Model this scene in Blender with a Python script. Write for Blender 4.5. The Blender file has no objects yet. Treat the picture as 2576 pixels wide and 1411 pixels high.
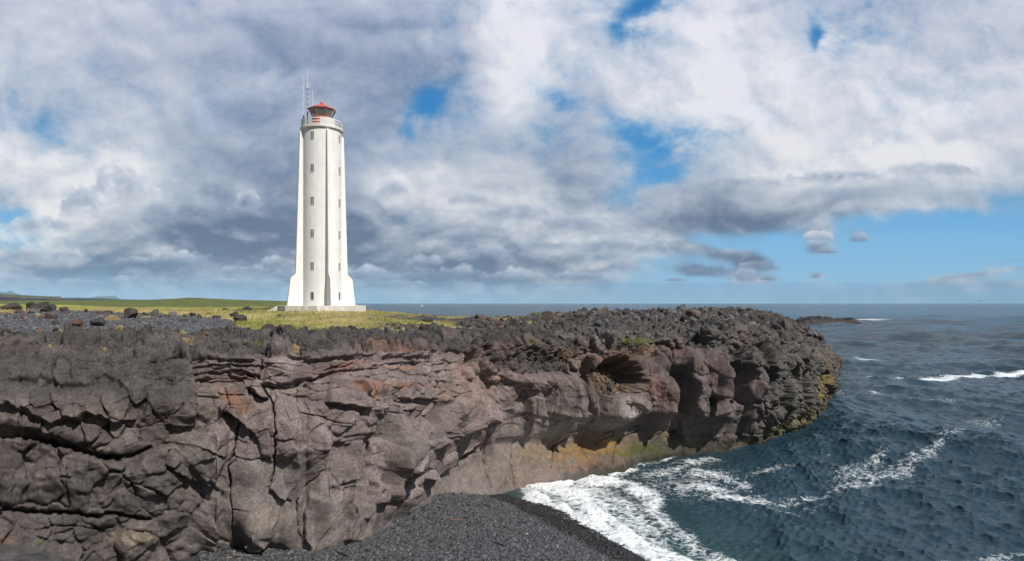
import bpy, bmesh, math, random
import numpy as np

scene = bpy.context.scene
COL = scene.collection
PI = math.pi
R = math.radians

# ---------------------------------------------------------------- camera
F = 640.0                      # focal length in pixels of the 1024-wide picture
EYE = 14.0                     # metres above the sea
HOR = 303.0                    # row of the horizon
cam_d = bpy.data.cameras.new("camera"); cam = bpy.data.objects.new("camera", cam_d); COL.objects.link(cam)
cam.location = (0, 0, EYE); cam.rotation_euler = (R(90), 0, 0)
cam_d.sensor_width = 36; cam_d.lens = 36*F/1024; cam_d.shift_y = (HOR-280.5)/1024
cam_d.clip_start = .5; cam_d.clip_end = 200000
scene.camera = cam

# ---------------------------------------------------------------- sky light and sun
SUN_EL, SUN_AZ = 46.0, 42.0    # azimuth: to the right of straight behind the camera
world = bpy.data.worlds.new("World"); scene.world = world; world.use_nodes = True
nt = world.node_tree; nt.nodes.clear()
o = nt.nodes.new("ShaderNodeOutputWorld"); b = nt.nodes.new("ShaderNodeBackground"); s = nt.nodes.new("ShaderNodeTexSky")
s.sky_type = 'NISHITA'; s.sun_disc = False; s.sun_elevation = R(SUN_EL); s.sun_rotation = R(180-SUN_AZ)
b.inputs[1].default_value = .05
nt.links.new(s.outputs[0], b.inputs[0]); nt.links.new(b.outputs[0], o.inputs[0])
sun_d = bpy.data.lights.new("sun", 'SUN'); sun = bpy.data.objects.new("sun", sun_d); COL.objects.link(sun)
sun_d.energy = 4.7; sun_d.angle = R(.53); sun_d.color = (1, .96, .90)
_sd = (math.sin(R(SUN_AZ))*math.cos(R(SUN_EL)), -math.cos(R(SUN_AZ))*math.cos(R(SUN_EL)), math.sin(R(SUN_EL)))   # towards the sun
from mathutils import Vector, Matrix
sun.rotation_euler = Vector(_sd).to_track_quat('Z', 'Y').to_euler()
sun.location = (60, -120, 120)
scene.view_settings.view_transform = 'Standard'; scene.view_settings.look = 'None'
scene.view_settings.exposure = 0; scene.view_settings.gamma = 1; scene.view_settings.use_curve_mapping = False
scene.cycles.max_bounces = 6; scene.cycles.diffuse_bounces = 3; scene.cycles.glossy_bounces = 3
scene.cycles.use_denoising = True


def P(px, py, d):
    """point at depth d seen at pixel px, py from where the photograph was taken"""
    return np.array([(px-512)/F*d, d, EYE-(py-HOR)/F*d])


def to_px(x, y, z):
    y = np.maximum(y, 1.)
    return 512+F*x/y, HOR+F*(EYE-z)/y

# ---------------------------------------------------------------- numpy noise
_rg = np.random.RandomState(7)
_G3 = _rg.normal(size=(256, 3)).astype(np.float32)
_G3 /= np.linalg.norm(_G3, axis=1)[:, None]
_R4 = _rg.rand(65536, 4).astype(np.float32)


def _hash(ix, iy, iz, seed):
    h = (ix * 73856093) ^ (iy * 19349663) ^ (iz * 83492791) ^ (seed * 2654435)
    h = (h ^ (h >> 13)) * 1274126177
    return (h ^ (h >> 16)) & 0x7fffffff


def perlin(x, y, z=0.0, seed=0):
    x = np.asarray(x, np.float32); y = np.asarray(y, np.float32)
    z = np.zeros_like(x) + np.float32(z)
    xi = np.floor(x).astype(np.int64); yi = np.floor(y).astype(np.int64); zi = np.floor(z).astype(np.int64)
    fx = (x - xi).astype(np.float32); fy = (y - yi).astype(np.float32); fz = (z - zi).astype(np.float32)
    u = fx*fx*fx*(fx*(fx*6-15)+10); v = fy*fy*fy*(fy*(fy*6-15)+10); w = fz*fz*fz*(fz*(fz*6-15)+10)
    out = 0
    for dz in (0, 1):
        wz = w if dz else 1-w
        for dy in (0, 1):
            wy = v if dy else 1-v
            for dx in (0, 1):
                wx = u if dx else 1-u
                g = _G3[_hash(xi+dx, yi+dy, zi+dz, seed) & 255]
                out = out + wx*wy*wz*(g[..., 0]*(fx-dx)+g[..., 1]*(fy-dy)+g[..., 2]*(fz-dz))
    return out*1.5


def fbm(x, y, z=0.0, oct=5, gain=.5, lac=2.03, seed=0):
    a = 1.0; s = 0; n = 0
    for i in range(oct):
        s = s + a*perlin(x, y, z, seed+i*17); n += a
        x = x*lac+3.1; y = y*lac-1.7; z = z*lac+.7
        a *= gain
    return s/n


def ridged(x, y, z=0.0, oct=5, gain=.5, lac=2.03, seed=0):
    a = 1.0; s = 0; n = 0
    for i in range(oct):
        s = s + a*(1-np.abs(perlin(x, y, z, seed+i*17))*1.6); n += a
        x = x*lac+3.1; y = y*lac-1.7; z = z*lac+.7
        a *= gain
    return s/n


def worley(x, y, seed=0, jit=.85):
    """distances to the two nearest seeds, the vectors to them and the random numbers of their cells"""
    xi = np.floor(x).astype(np.int64); yi = np.floor(y).astype(np.int64)
    f1 = np.full(x.shape, 9., np.float32); f2 = f1.copy()
    c1 = np.zeros(x.shape, np.int64); c2 = c1.copy(); z = np.zeros(x.shape, np.float32)
    vx, vy, ux, uy = z.copy(), z.copy(), z.copy(), z.copy()
    for dy in (-1, 0, 1):
        for dx in (-1, 0, 1):
            h = _hash(xi+dx, yi+dy, xi*0, seed) & 65535
            r = _R4[h]
            ox = (xi+dx+.5+(r[..., 0]-.5)*jit - x).astype(np.float32)
            oy = (yi+dy+.5+(r[..., 1]-.5)*jit - y).astype(np.float32)
            d = np.sqrt(ox*ox+oy*oy)
            m = d < f1; m2 = (d < f2) & ~m
            f2 = np.where(m, f1, np.where(m2, d, f2)); c2 = np.where(m, c1, np.where(m2, h, c2))
            ux = np.where(m, vx, np.where(m2, ox, ux)); uy = np.where(m, vy, np.where(m2, oy, uy))
            f1 = np.where(m, d, f1); c1 = np.where(m, h, c1); vx = np.where(m, ox, vx); vy = np.where(m, oy, vy)
    return f1, f2, _R4[(c1*7919+13) & 65535], _R4[(c2*7919+13) & 65535], vx, vy, ux, uy


def sstep(a, b, x):
    t = np.clip((x-a)/(b-a+1e-9), 0, 1)
    return t*t*(3-2*t)


def s2l(c):
    c = np.asarray(c, np.float64)/255.
    return np.where(c <= .04045, c/12.92, ((c+.055)/1.055)**2.4)
# ---------------------------------------------------------------- colours of the sky
def grid_interp(G, u, v):
    """smooth interpolation of a coarse table G (rows over v in 0..1, columns over u in 0..1)"""
    G = np.asarray(G, np.float32); nr, nc = G.shape
    x = np.clip(u, 0, 1)*(nc-1); y = np.clip(v, 0, 1)*(nr-1)
    i = np.clip(np.floor(x).astype(int), 0, nc-2); j = np.clip(np.floor(y).astype(int), 0, nr-2)
    a = x-i; b = y-j
    a = a*a*(3-2*a); b = b*b*(3-2*b)
    return (G[j, i]*(1-a)+G[j, i+1]*a)*(1-b)+(G[j+1, i]*(1-a)+G[j+1, i+1]*a)*b


# brightness of the cloud deck, rows from high to low, columns across the bay (0 dark, 9 white)
SKY_B = np.array([[int(c) for c in r.split()] for r in """
6 6 6 6 6 6 6 7 9 8 8 8 8 7 7 7 7
6 6 6 6 5 5 5 6 8 8 8 9 8 8 7 7 7
7 7 6 6 6 5 5 4 8 8 8 9 9 8 8 8 8
7 7 7 6 5 5 5 5 8 6 8 9 9 8 9 9 8
8 7 7 5 5 5 6 6 6 6 7 8 8 8 9 8 7
8 8 8 5 4 4 6 7 7 6 6 7 9 9 9 8 7
6 9 8 4 3 3 5 7 6 6 6 5 6 6 7 6 5
8 8 6 2 2 2 3 4 5 7 6 4 3 5 6 5 5
5 3 2 2 3 2 2 1 3 5 5 3 3 5 5 5 5
7 6 7 6 6 7 6 5 6 6 6 5 5 5 5 5 5
5 5 5 5 5 5 5 5 5 5 5 5 5 5 5 5 5
""".strip().splitlines()])/9.
# cover of the cloud deck (0 blue, 9 closed)
SKY_A = np.array([[int(c) for c in r.split()] for r in """
9 9 9 9 9 9 9 9 9 8 5 8 9 8 9 9 9
8 9 9 9 9 9 9 9 9 8 6 9 9 7 8 9 9
8 9 9 9 9 9 8 7 9 7 8 9 9 9 9 9 9
7 8 9 9 9 9 8 5 8 7 8 8 9 9 9 9 9
8 7 9 9 9 9 9 7 8 8 4 5 9 9 9 9 9
9 9 9 9 9 9 9 9 9 9 5 7 9 9 9 9 9
7 9 9 9 9 9 9 9 9 9 6 9 9 9 9 7 5
4 8 9 9 9 9 9 9 9 9 9 5 1 0 0 0 0
8 8 8 8 9 9 9 9 9 7 1 0 0 0 0 0 0
6 6 6 7 7 6 5 7 7 7 3 0 0 0 0 0 1
6 6 6 6 6 6 6 6 6 6 6 6 6 6 6 6 6
""".strip().splitlines()])/9.
# single clouds and gaps: u, v (2576-wide chart), ru, rv, tilt deg, cover change, brightness change
SKY_F = [
    (1575, 45, 30, 40, 35, -.8, 0), (1545, 85, 30, 20, 20, -.5, 0), (1625, 5, 26, 40, 20, -.65, 0), (2052, 100, 16, 40, 0, -.85, 0), (2080, 130, 50, 30, 0, -.35, 0), (2040, 60, 22, 60, 10, -.4, 0),
    (1060, 268, 50, 28, -18, -.9, 0), (1018, 325, 22, 24, 30, -.7, 0), (1075, 215, 60, 34, 0, -.35, -.1),
    (1400, 245, 50, 22, 30, -.62, 0), (1480, 270, 50, 20, 20, -.35, 0), (1575, 330, 70, 34, 25, -.85, 0), (1700, 350, 60, 20, -15, -.55, 0), (1640, 395, 40, 34, -20, -.35, 0),
    (1610, 455, 80, 24, -10, -.5, 0), (1340, 190, 40, 40, 0, -.45, 0), (1560, 500, 60, 20, 0, -.4, 0), (1720, 600, 110, 20, -8, -.5, 0),
    (40, 150, 60, 40, 10, -.4, -.05), (110, 300, 50, 30, 20, -.28, -.05), (30, 540, 70, 18, 0, -.8, 0),
    (2450, 550, 260, 66, -13, -.7, 0), (2300, 640, 420, 60, 0, -.35, 0), (1000, 652, 90, 10, 0, -.7, .2),
    (290, 450, 95, 66, 0, .3, .20), (210, 400, 70, 50, 20, .1, .10), (215, 500, 60, 50, 0, .2, .12), (120, 560, 90, 34, 0, .6, .24), (990, 470, 56, 36, 0, .3, .36), (1010, 500, 80, 20, 0, .2, .1),
    (620, 495, 34, 26, 0, .2, .30), (1060, 640, 50, 20, 0, .3, .1),
    (600, 590, 190, 44, 0, .4, -.08), (900, 625, 160, 34, 4, .3, -.14), (330, 604, 190, 34, 0, .3, -.18), (1320, 420, 160, 60, 18, .1, -.12),
    (1450, 400, 70, 40, 10, .0, -.14), (1250, 610, 190, 30, 0, .2, .12), (1390, 660, 240, 26, 0, .5, -.16), (1300, 545, 130, 34, 0, .2, .15), (1500, 560, 110, 30, 0, .3, .10),
    (1800, 520, 220, 34, 8, .5, -.16), (1790, 560, 170, 24, 0, .5, -.22), (2080, 520, 150, 30, -10, .4, -.14), (2120, 460, 190, 36, -8, .2, .05),
    (1830, 632, 100, 16, 2, 1.1, -.16), (1760, 682, 60, 16, 0, 1.5, -.40), (1875, 690, 46, 28, 0, 1.35, .12), (1905, 662, 70, 15, 8, 1.4, -.25),
    (2066, 588, 42, 28, 0, 1.5, .16), (2066, 628, 40, 15, 0, 1.4, -.25), (2158, 590, 40, 18, -20, 1.0, -.05), (2200, 600, 30, 10, 0, .9, 0), (1250, 700, 160, 14, 0, .2, -.15),
    (2052, 693, 24, 10, 0, 1.3, -.25), (1930, 700, 30, 10, 0, 1.2, -.15), (2480, 690, 170, 11, -8, 1.1, -.22), (2540, 656, 80, 8, -8, 1.0, -.2), (2500, 720, 220, 16, -3, .9, -.1), (2330, 580, 40, 10, 0, .7, -.1), (2440, 505, 60, 24, 20, .6, .05),
    (1690, 610, 60, 30, 15, .4, -.1), (1290, 60, 90, 120, 10, .2, .2), (1330, 200, 60, 160, 15, .2, .15), (1820, 160, 130, 120, 0, .2, .1),
    (620, 130, 420, 70, -12, .1, -.08), (900, 170, 170, 80, 10, .1, -.14), (960, 300, 80, 60, 0, 0, -.12), (700, 350, 160, 90, 20, .1, -.10), (520, 60, 300, 50, 5, 0, .04), (560, 230, 260, 50, -15, 0, .06), (800, 480, 160, 50, 0, 0, -.05),
    (150, 90, 120, 60, 0, .1, .08), (60, 420, 80, 60, 0, .3, .08), (500, 470, 60, 50, 0, 0, .10), (700, 690, 90, 12, 0, .2, .2), (420, 650, 150, 14, 0, .1, .15), (120, 660, 120, 18, 0, .2, .1),
    (1600, 640, 40, 40, 0, .2, .12), (1100, 540, 120, 40, 0, .1, .1), (1170, 480, 120, 40, 10, .1, .05), (2330, 400, 160, 40, 0, .1, .12), (1990, 330, 200, 60, 10, .1, .06),
]


# heaps: u, base v, half-width, height, brightness of the head
SKY_T = [(60,668,90,52,.78),(170,664,70,44,.86),(330,668,60,26,.8),(455,672,90,48,.84),(620,690,90,26,.80),(700,668,50,24,.78),(930,706,90,46,.86),(1070,672,60,38,.82),(1150,700,80,34,.8),(1290,712,120,38,.84),(1470,706,110,26,.72),
 (40,716,90,26,.72),(200,720,80,20,.72),(360,716,110,24,.78),(540,718,90,22,.78),(690,722,70,20,.74),(1010,722,80,20,.74),(1560,690,70,44,.70),(1230,652,90,40,.72),(1380,640,110,44,.70),(1540,640,110,48,.72),
 (300,545,110,165,.98),(200,560,70,110,.92),(110,588,100,52,.96),(400,560,60,70,.78),(992,508,58,70,.99),(1180,520,70,40,.75),(626,516,36,44,.88),(1300,560,120,56,.74),(1440,590,110,60,.72),(1180,610,120,40,.70),(1640,640,60,34,.62),
 (2062,602,38,22,.90),(2076,636,34,12,.45),(1876,704,34,40,.80),(1908,674,56,18,.42),(1762,690,50,18,.22),(1832,646,80,22,.62),(1930,704,22,10,.4),(2054,698,16,10,.35),(2160,606,30,22,.6),(1700,706,34,10,.5),
 (2130,465,190,46,.98),(2360,445,150,46,.96),(1880,475,150,40,.92)]


def sky_rgb(az, el):
    """linear colour of the sky dome towards azimuth az (0 = out to sea, + = right) and elevation el"""
    ca = np.maximum(np.cos(az), .12)
    u = 512+640*np.sin(az)/ca; v = 303-640*np.tan(np.maximum(el, -.02))/ca
    wide = np.abs(az) > .72
    u = np.where(wide, np.sign(az)*((np.abs(az)-.72)*900)+np.where(az > 0, 512+640*np.tan(.72), 512-640*np.tan(.72))*1.0, u)
    v = np.where(wide, 303-640*np.tan(np.maximum(el, -.02))/np.cos(.72), v)
    u = u/1024*2576; v = v/1024*2576
    e = np.maximum(762-v, 0)/762.            # 0 at the horizon, 1 at the top of the chart
    hi = sstep(.12, .62, e)
    def field(ox=0., oy=0.):
        # two sizes of cloud: flat and small far off, large overhead
        p1 = (u+ox)/330.; q1 = (v+oy)/250.
        p2 = (u+ox)/190.; q2 = (v+oy)/92.
        w1 = fbm(p1*1.1+5, q1*1.1, 2.2, 3, seed=3)*.5; w2 = fbm(p1*1.1-9, q1*1.1, 7.2, 3, seed=8)*.5
        big = fbm(p1+w1*.7, q1+w2*.7, .3, 7, .46, seed=11); bil = .55-ridged(p1*1.7+w1*.8, q1*1.7+w2*.8, 1.3, 5, .42, seed=23)
        sml = fbm(p2+w1*1.0, q2+w2*1.0, .3, 6, .50, seed=41); bis = .55-ridged(p2*1.5+w1*1.0, q2*1.5+w2*1.0, 3.3, 5, .48, seed=53)
        return sml+(big-sml)*hi, bis+(bil-bis)*hi, w1, w2
    n1, n2, wx, wy = field()
    n1s, n2s, _, _ = field(16., -26.)          # a step towards the light: up and to the right
    n3 = fbm(u/60.+wx*3, v/48.+wy*3, 4.3, 4, .55, seed=31)
    n4 = fbm(u/19.+wx, v/15.+wy, 2.7, 4, .6, seed=37)
    uu = u+(wx*150+n2*60+n3*16)*(.35+.7*e); vv = v+(wy*110+n1*60+n3*14)*(.2+.9*e)*np.minimum(1, e*6+.1)
    gu = uu/2576; gv = np.maximum(vv, 0)/762*.9
    A = grid_interp(SKY_A, gu, gv); B = grid_interp(SKY_B, gu, gv)
    cov = A*1.7-.42
    for (fu, fv, ru, rv, t, da, db) in SKY_F:
        c, s = math.cos(math.radians(t)), math.sin(math.radians(t))
        wk = .4 if ru < 75 else 1.
        fu_, fv_ = u+(uu-u)*wk+n3*9*(1-wk), v+(vv-v)*wk+n3*7*(1-wk)
        m = (np.abs(fu_-fu) < 3*(ru+rv)) & (np.abs(fv_-fv) < 3*(ru+rv))
        if not m.any():
            continue
        du = fu_[m]-fu; dv = fv_[m]-fv
        g = np.exp(-(((du*c+dv*s)/ru)**2+((-du*s+dv*c)/rv)**2)**1.1*.8)
        cov[m] += da*g; B[m] += db*g
    cov = cov-.45*sstep(-60, -420, v)
    D = cov+n1*.95+n2*.50+n3*.70+n4*.22
    alpha = .90*sstep(-.48, .92, D)+.10*sstep(.6, 1.5, D)
    shade = ((n1-n1s)*.9+(n2-n2s)*.45)
    b = B*.98-.07+shade*(.34+.26*(1-hi))+n1*.22+n2*(.12+.10*(1-hi))+n3*(.11+.06*(1-hi))+n4*.07
    b = np.clip(.52+(b-.52)*1.14, -.1, 1.12)
    dark = np.array([108, 125, 154]); mid = np.array([170, 181, 200]); light = np.array([226, 228, 234])
    bb = b[..., None]
    cl = np.where(bb < .5, dark+(mid-dark)*np.clip(bb/.5, -.1, 1), mid+(light-mid)*np.clip((bb-.5)/.5, 0, 1.1))
    # warm grey low down to the right, lavender high
    cl = cl+np.array([4, 1, -5])*np.clip(1-e*1.6, 0, 1)[..., None]+np.array([0, -1, 3])*np.clip(e*1.6-.6, 0, 1)[..., None]
    t = np.clip(e, 0, 1)[..., None]
    blue = np.array([[156, 196, 224], [128, 184, 226], [88, 156, 212], [62, 134, 196], [56, 124, 186]])
    x = np.clip(t[..., 0]*4/.85, 0, 3.999); i = x.astype(int); f = (x-i)[..., None]
    bl = blue[i]*(1-f)+blue[np.minimum(i+1, 4)]*f
    col = bl*(1-alpha[..., None])+cl*alpha[..., None]
    # heaped clouds: billowing heads over a flat, darker base
    bl1 = .5-ridged(u/74.+wx, v/62.+wy, 2.2, 5, .55, seed=71); bl2 = np.abs(perlin(u/30., v/26., 3.3, 73)); bl3 = fbm(u/22., v/17., 1.4, 4, .55, seed=75)
    for (cu, cb, w, h, top) in SKY_T:
        m = (np.abs(u-cu) < 1.7*w) & (v < cb+h*.35) & (v > cb-1.7*h)
        if not m.any(): continue
        x = (u[m]-cu)/w; y = (cb-v[m])/h
        q = np.sqrt(x*x+np.where(y > 0, y, y*3.2)**2)-bl1[m]*.62-bl2[m]*.16-bl3[m]*.16
        k = sstep(1.04, .74, q)*(sstep(-.1, .62, y) if w > 57 else sstep(-.32, .12, y))
        lit = np.clip(.34+.52*np.clip(y, 0, 1.1)+.12*x+bl1[m]*.75+bl3[m]*.30+.22*sstep(.5, 1.0, q), 0, 1)*top
        bb = lit[:, None]
        cc = np.where(bb < .5, dark+(mid-dark)*bb/.5, mid+(light+6-mid)*(bb-.5)/.5)
        o = (k*(.88 if h > 40 else .72))[:, None]
        col[m] = col[m]*(1-o)+cc*o
    # veil of distant cloud above the horizon
    edge = 710+n1*10
    rt = sstep(900, 1500, u)
    veil = sstep(edge-3, edge+5, v)*.5*rt+sstep(650, 752, v)*.60*(1-rt)
    vc = np.array([136, 168, 203])+n3[..., None]*26+n2[..., None]*14
    col = col*(1-veil[..., None])+vc*veil[..., None]
    hz = sstep(738, 764, v)[..., None]*.45
    col = col*(1-hz)+np.array([150, 186, 214])*hz
    return s2l(np.clip(col, 0, 250))
# ---------------------------------------------------------------- mesh helpers
def tag(o, label=None, cat=None, group=None, kind=None):
    if label: o["label"] = label
    if cat: o["category"] = cat
    if group: o["group"] = group
    if kind: o["kind"] = kind
    return o


def link(name, me, mat=None, parent=None, kind=None):
    o = bpy.data.objects.new(name, me); COL.objects.link(o)
    if mat is not None: me.materials.append(mat)
    if parent is not None: o.parent = parent
    if kind: o["kind"] = kind
    return o


def raw_mesh(name, co, faces, col=None, smooth=True, attrs=None):
    """mesh from arrays; faces (n,3) or (n,4)"""
    me = bpy.data.meshes.new(name)
    n, k = faces.shape
    me.vertices.add(len(co)); me.vertices.foreach_set("co", np.ascontiguousarray(co, np.float32).ravel())
    me.loops.add(n*k); me.loops.foreach_set("vertex_index", np.ascontiguousarray(faces, np.int32).ravel())
    me.polygons.add(n); me.polygons.foreach_set("loop_start", np.arange(0, n*k, k, dtype=np.int32))
    me.polygons.foreach_set("use_smooth", np.full(n, smooth))
    if col is not None:
        a = me.color_attributes.new("tint", 'FLOAT_COLOR', 'POINT')
        c = np.ones((len(co), 4), np.float32); c[:, :3] = col
        a.data.foreach_set("color", c.ravel())
    for nm, v in (attrs or {}).items():
        a = me.attributes.new(nm, 'FLOAT', 'POINT'); a.data.foreach_set("value", np.ascontiguousarray(v, np.float32).ravel())
    me.update(calc_edges=True); me.validate()
    return me


def grid_faces(nr, nc):
    i = np.arange(nr*nc).reshape(nr, nc)
    return np.stack([i[:-1, :-1], i[:-1, 1:], i[1:, 1:], i[1:, :-1]], -1).reshape(-1, 4)


def poly_dist(u, v, pts):
    """distance to a polyline, signed side (+ right of the direction of travel on the picture, y down), share along it"""
    best = np.full(u.shape, 1e9, np.float32); bperp = np.zeros(u.shape, np.float32); side = np.zeros(u.shape, np.float32); t_all = np.zeros(u.shape, np.float32)
    n = len(pts)-1
    for i in range(n):
        ax, ay = pts[i][:2]; bx, by = pts[i+1][:2]
        dx, dy = bx-ax, by-ay; L2 = dx*dx+dy*dy+1e-9
        t = np.clip(((u-ax)*dx+(v-ay)*dy)/L2, 0, 1)
        ex = u-ax-t*dx; ey = v-ay-t*dy
        d = np.sqrt(ex*ex+ey*ey)
        cr = (dx*(v-ay)-dy*(u-ax))/np.sqrt(L2); ap = np.abs(cr)
        m = (d < best-1e-3) | ((d < best+1e-3) & (ap > bperp))     # at a corner the flank seen more squarely decides the side
        best = np.where(m, d, best); bperp = np.where(m, ap, bperp); side = np.where(m, np.sign(cr), side); t_all = np.where(m, (i+t)/n, t_all)
    return best, side, t_all


_ico = {}
def ico(sub):
    if sub not in _ico:
        bm = bmesh.new(); bmesh.ops.create_icosphere(bm, subdivisions=sub, radius=1)
        bm.verts.ensure_lookup_table()
        _ico[sub] = (np.array([v.co[:] for v in bm.verts], np.float32), np.array([[v.index for v in f.verts] for f in bm.faces], np.int32))
        bm.free()
    return _ico[sub]


def rock_shape(seed, sub=3, facets=9, rough=.06, squash=(1, 1, 1)):
    rg = np.random.RandomState(seed)
    v, f = ico(sub); v = v.copy()
    for _ in range(facets):
        n = rg.normal(size=3); n /= np.linalg.norm(n)
        k = rg.uniform(.42, .88)
        v -= np.maximum(v@n-k, 0)[:, None]*n
    v *= 1+rough*fbm(v[:, 0]*2.2+seed, v[:, 1]*2.2, v[:, 2]*2.2, 4, .6, seed=seed % 97)[:, None]*2
    return v*np.array(squash, np.float32), f


def rot_mats(n, rg, tilt=PI):
    q = rg.normal(size=(n, 4)); q /= np.linalg.norm(q, axis=1)[:, None]
    w, x, y, z = q.T
    return np.stack([1-2*(y*y+z*z), 2*(x*y-z*w), 2*(x*z+y*w), 2*(x*y+z*w), 1-2*(x*x+z*z), 2*(y*z-x*w), 2*(x*z-y*w), 2*(y*z+x*w), 1-2*(x*x+y*y)], 1).reshape(n, 3, 3).astype(np.float32)


def scatter_mesh(name, protos, pos, scale, rg, col, flat=False, smooth=False):
    """one mesh of many small stones; scale (n,3), col (n,3)"""
    n = len(pos); M = rot_mats(n, rg)
    if flat:
        a = rg.uniform(0, 2*PI, n); t = rg.normal(size=(n, 2))*.25
        c, s = np.cos(a), np.sin(a); M = np.zeros((n, 3, 3), np.float32)
        M[:, 0, 0] = c; M[:, 0, 1] = -s; M[:, 1, 0] = s; M[:, 1, 1] = c; M[:, 2, 2] = 1; M[:, 2, 0] = t[:, 0]; M[:, 2, 1] = t[:, 1]
    which = rg.randint(0, len(protos), n)
    V, Fc, C = [], [], []; off = 0
    for k, (pv, pf) in enumerate(protos):
        m = which == k
        if not m.any(): continue
        w = np.einsum('nij,nvj->nvi', M[m], pv[None]*scale[m][:, None, :])+pos[m][:, None, :]
        nn = m.sum(); nv = len(pv)
        V.append(w.reshape(-1, 3)); Fc.append((pf[None]+(np.arange(nn)*nv)[:, None, None]+off).reshape(-1, pf.shape[1]))
        C.append(np.repeat(col[m], nv, 0)); off += nn*nv
    return raw_mesh(name, np.concatenate(V), np.concatenate(Fc), np.concatenate(C), smooth)


# ---------------------------------------------------------------- materials
def new_mat(name):
    m = bpy.data.materials.new(name); m.use_nodes = True
    nt = m.node_tree; nt.nodes.clear()
    out = nt.nodes.new("ShaderNodeOutputMaterial"); bs = nt.nodes.new("ShaderNodeBsdfPrincipled")
    nt.links.new(bs.outputs[0], out.inputs[0])
    return m, nt, bs


def N(nt, typ, ins=None, **kw):
    n = nt.nodes.new(typ)
    for k, v in kw.items(): setattr(n, k, v)
    for k, v in (ins or {}).items():
        if isinstance(v, bpy.types.NodeSocket): nt.links.new(v, n.inputs[k])
        else: n.inputs[k].default_value = v
    return n


def noise_node(nt, vec, scale, detail=4, rough=.6, dist=0):
    return N(nt, "ShaderNodeTexNoise", {"Vector": vec, "Scale": scale, "Detail": detail, "Roughness": rough, "Distortion": dist})


def mulcol(nt, a, f, lo, hi):
    """colour a times a grey that runs from lo to hi with f"""
    r = N(nt, "ShaderNodeMapRange", {"Value": f, "From Min": .3, "From Max": .7, "To Min": lo, "To Max": hi})
    return N(nt, "ShaderNodeVectorMath", {0: a, 3: r.outputs[0]}, operation='SCALE').outputs[0]


def rock_material(name, rough=.9, s1=2.2, s2=9., bump=.9, speck=True, dist=.06, sheen=False):
    m, nt, bs = new_mat(name)
    at = N(nt, "ShaderNodeAttribute", attribute_name="tint")
    geo = N(nt, "ShaderNodeNewGeometry"); pos = geo.outputs["Position"]
    n1 = noise_node(nt, pos, s1, 5, .65); n2 = noise_node(nt, pos, s2, 6, .7); n3 = noise_node(nt, pos, s2*4, 3, .7)
    c = mulcol(nt, at.outputs["Color"], n1.outputs[0], .72, 1.26)
    c = mulcol(nt, c, n2.outputs[0], .62, 1.40)
    c = mulcol(nt, c, n3.outputs[0], .74, 1.28)
    pit = N(nt, "ShaderNodeTexVoronoi", {"Vector": pos, "Scale": 5.5})
    pm = N(nt, "ShaderNodeMapRange", {"Value": pit.outputs["Distance"], "From Min": .06, "From Max": .24})
    if speck:
        pk = N(nt, "ShaderNodeMapRange", {"Value": pm.outputs[0], "To Min": .45, "To Max": 1.0})
        c = N(nt, "ShaderNodeVectorMath", {0: c, 3: pk.outputs[0]}, operation='SCALE').outputs[0]
    h = N(nt, "ShaderNodeMath", {0: n2.outputs[0], 1: .55}, operation='MULTIPLY')
    h2 = N(nt, "ShaderNodeMath", {0: n3.outputs[0], 1: .25}, operation='MULTIPLY')
    hh = N(nt, "ShaderNodeMath", {0: h.outputs[0], 1: h2.outputs[0]}, operation='ADD')
    if speck:
        pw = N(nt, "ShaderNodeMath", {0: pm.outputs[0], 1: .22}, operation='MULTIPLY')
        hh = N(nt, "ShaderNodeMath", {0: hh.outputs[0], 1: pw.outputs[0]}, operation='ADD')
    bp = N(nt, "ShaderNodeBump", {"Height": hh.outputs[0], "Strength": bump, "Distance": dist})
    nt.links.new(c, bs.inputs["Base Color"]); nt.links.new(bp.outputs[0], bs.inputs["Normal"])
    bs.inputs["Roughness"].default_value = rough; bs.inputs["Specular IOR Level"].default_value = .3
    return m


def paint(name, col, rough=.5, var=.06, scale=3., bump=0., metal=0., streak=False, stain=False):
    m, nt, bs = new_mat(name)
    tc = N(nt, "ShaderNodeTexCoord"); pos = tc.outputs["Object"]
    vec = pos
    if streak:
        mp = N(nt, "ShaderNodeMapping", {"Vector": pos, "Scale": (1, 1, .08)}); vec = mp.outputs[0]
    n1 = noise_node(nt, vec, scale, 5, .6); n2 = noise_node(nt, pos, scale*9, 4, .6)
    rgb = N(nt, "ShaderNodeRGB"); rgb.outputs[0].default_value = (*col, 1)
    c = mulcol(nt, rgb.outputs[0], n1.outputs[0], 1-var, 1+var*.6); c = mulcol(nt, c, n2.outputs[0], 1-var*.6, 1+var*.4)
    if stain:      # rain streaks, rust runs and patched paint
        m1 = N(nt, "ShaderNodeMapping", {"Vector": pos, "Scale": (2.6, 2.6, .10)}); s1 = noise_node(nt, m1.outputs[0], 1.4, 6, .68)
        c = mulcol(nt, c, s1.outputs[0], .92, 1.05)
        m2 = N(nt, "ShaderNodeMapping", {"Vector": pos, "Scale": (5., 5., .32)}); s2 = noise_node(nt, m2.outputs[0], 1.0, 5, .7)
        k = N(nt, "ShaderNodeMapRange", {"Value": s2.outputs[0], "From Min": .66, "From Max": .80, "To Min": 0, "To Max": .45})
        mx = N(nt, "ShaderNodeMix", {0: k.outputs[0], 6: c, 7: (.40, .33, .25, 1)}, data_type='RGBA'); c = mx.outputs[2]
        s3 = noise_node(nt, pos, .45, 3, .5); c = mulcol(nt, c, s3.outputs[0], .93, 1.04)
    nt.links.new(c, bs.inputs["Base Color"])
    bs.inputs["Roughness"].default_value = rough; bs.inputs["Metallic"].default_value = metal
    if bump:
        bp = N(nt, "ShaderNodeBump", {"Height": n2.outputs[0], "Strength": bump, "Distance": .03}); nt.links.new(bp.outputs[0], bs.inputs["Normal"])
    return m

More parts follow.
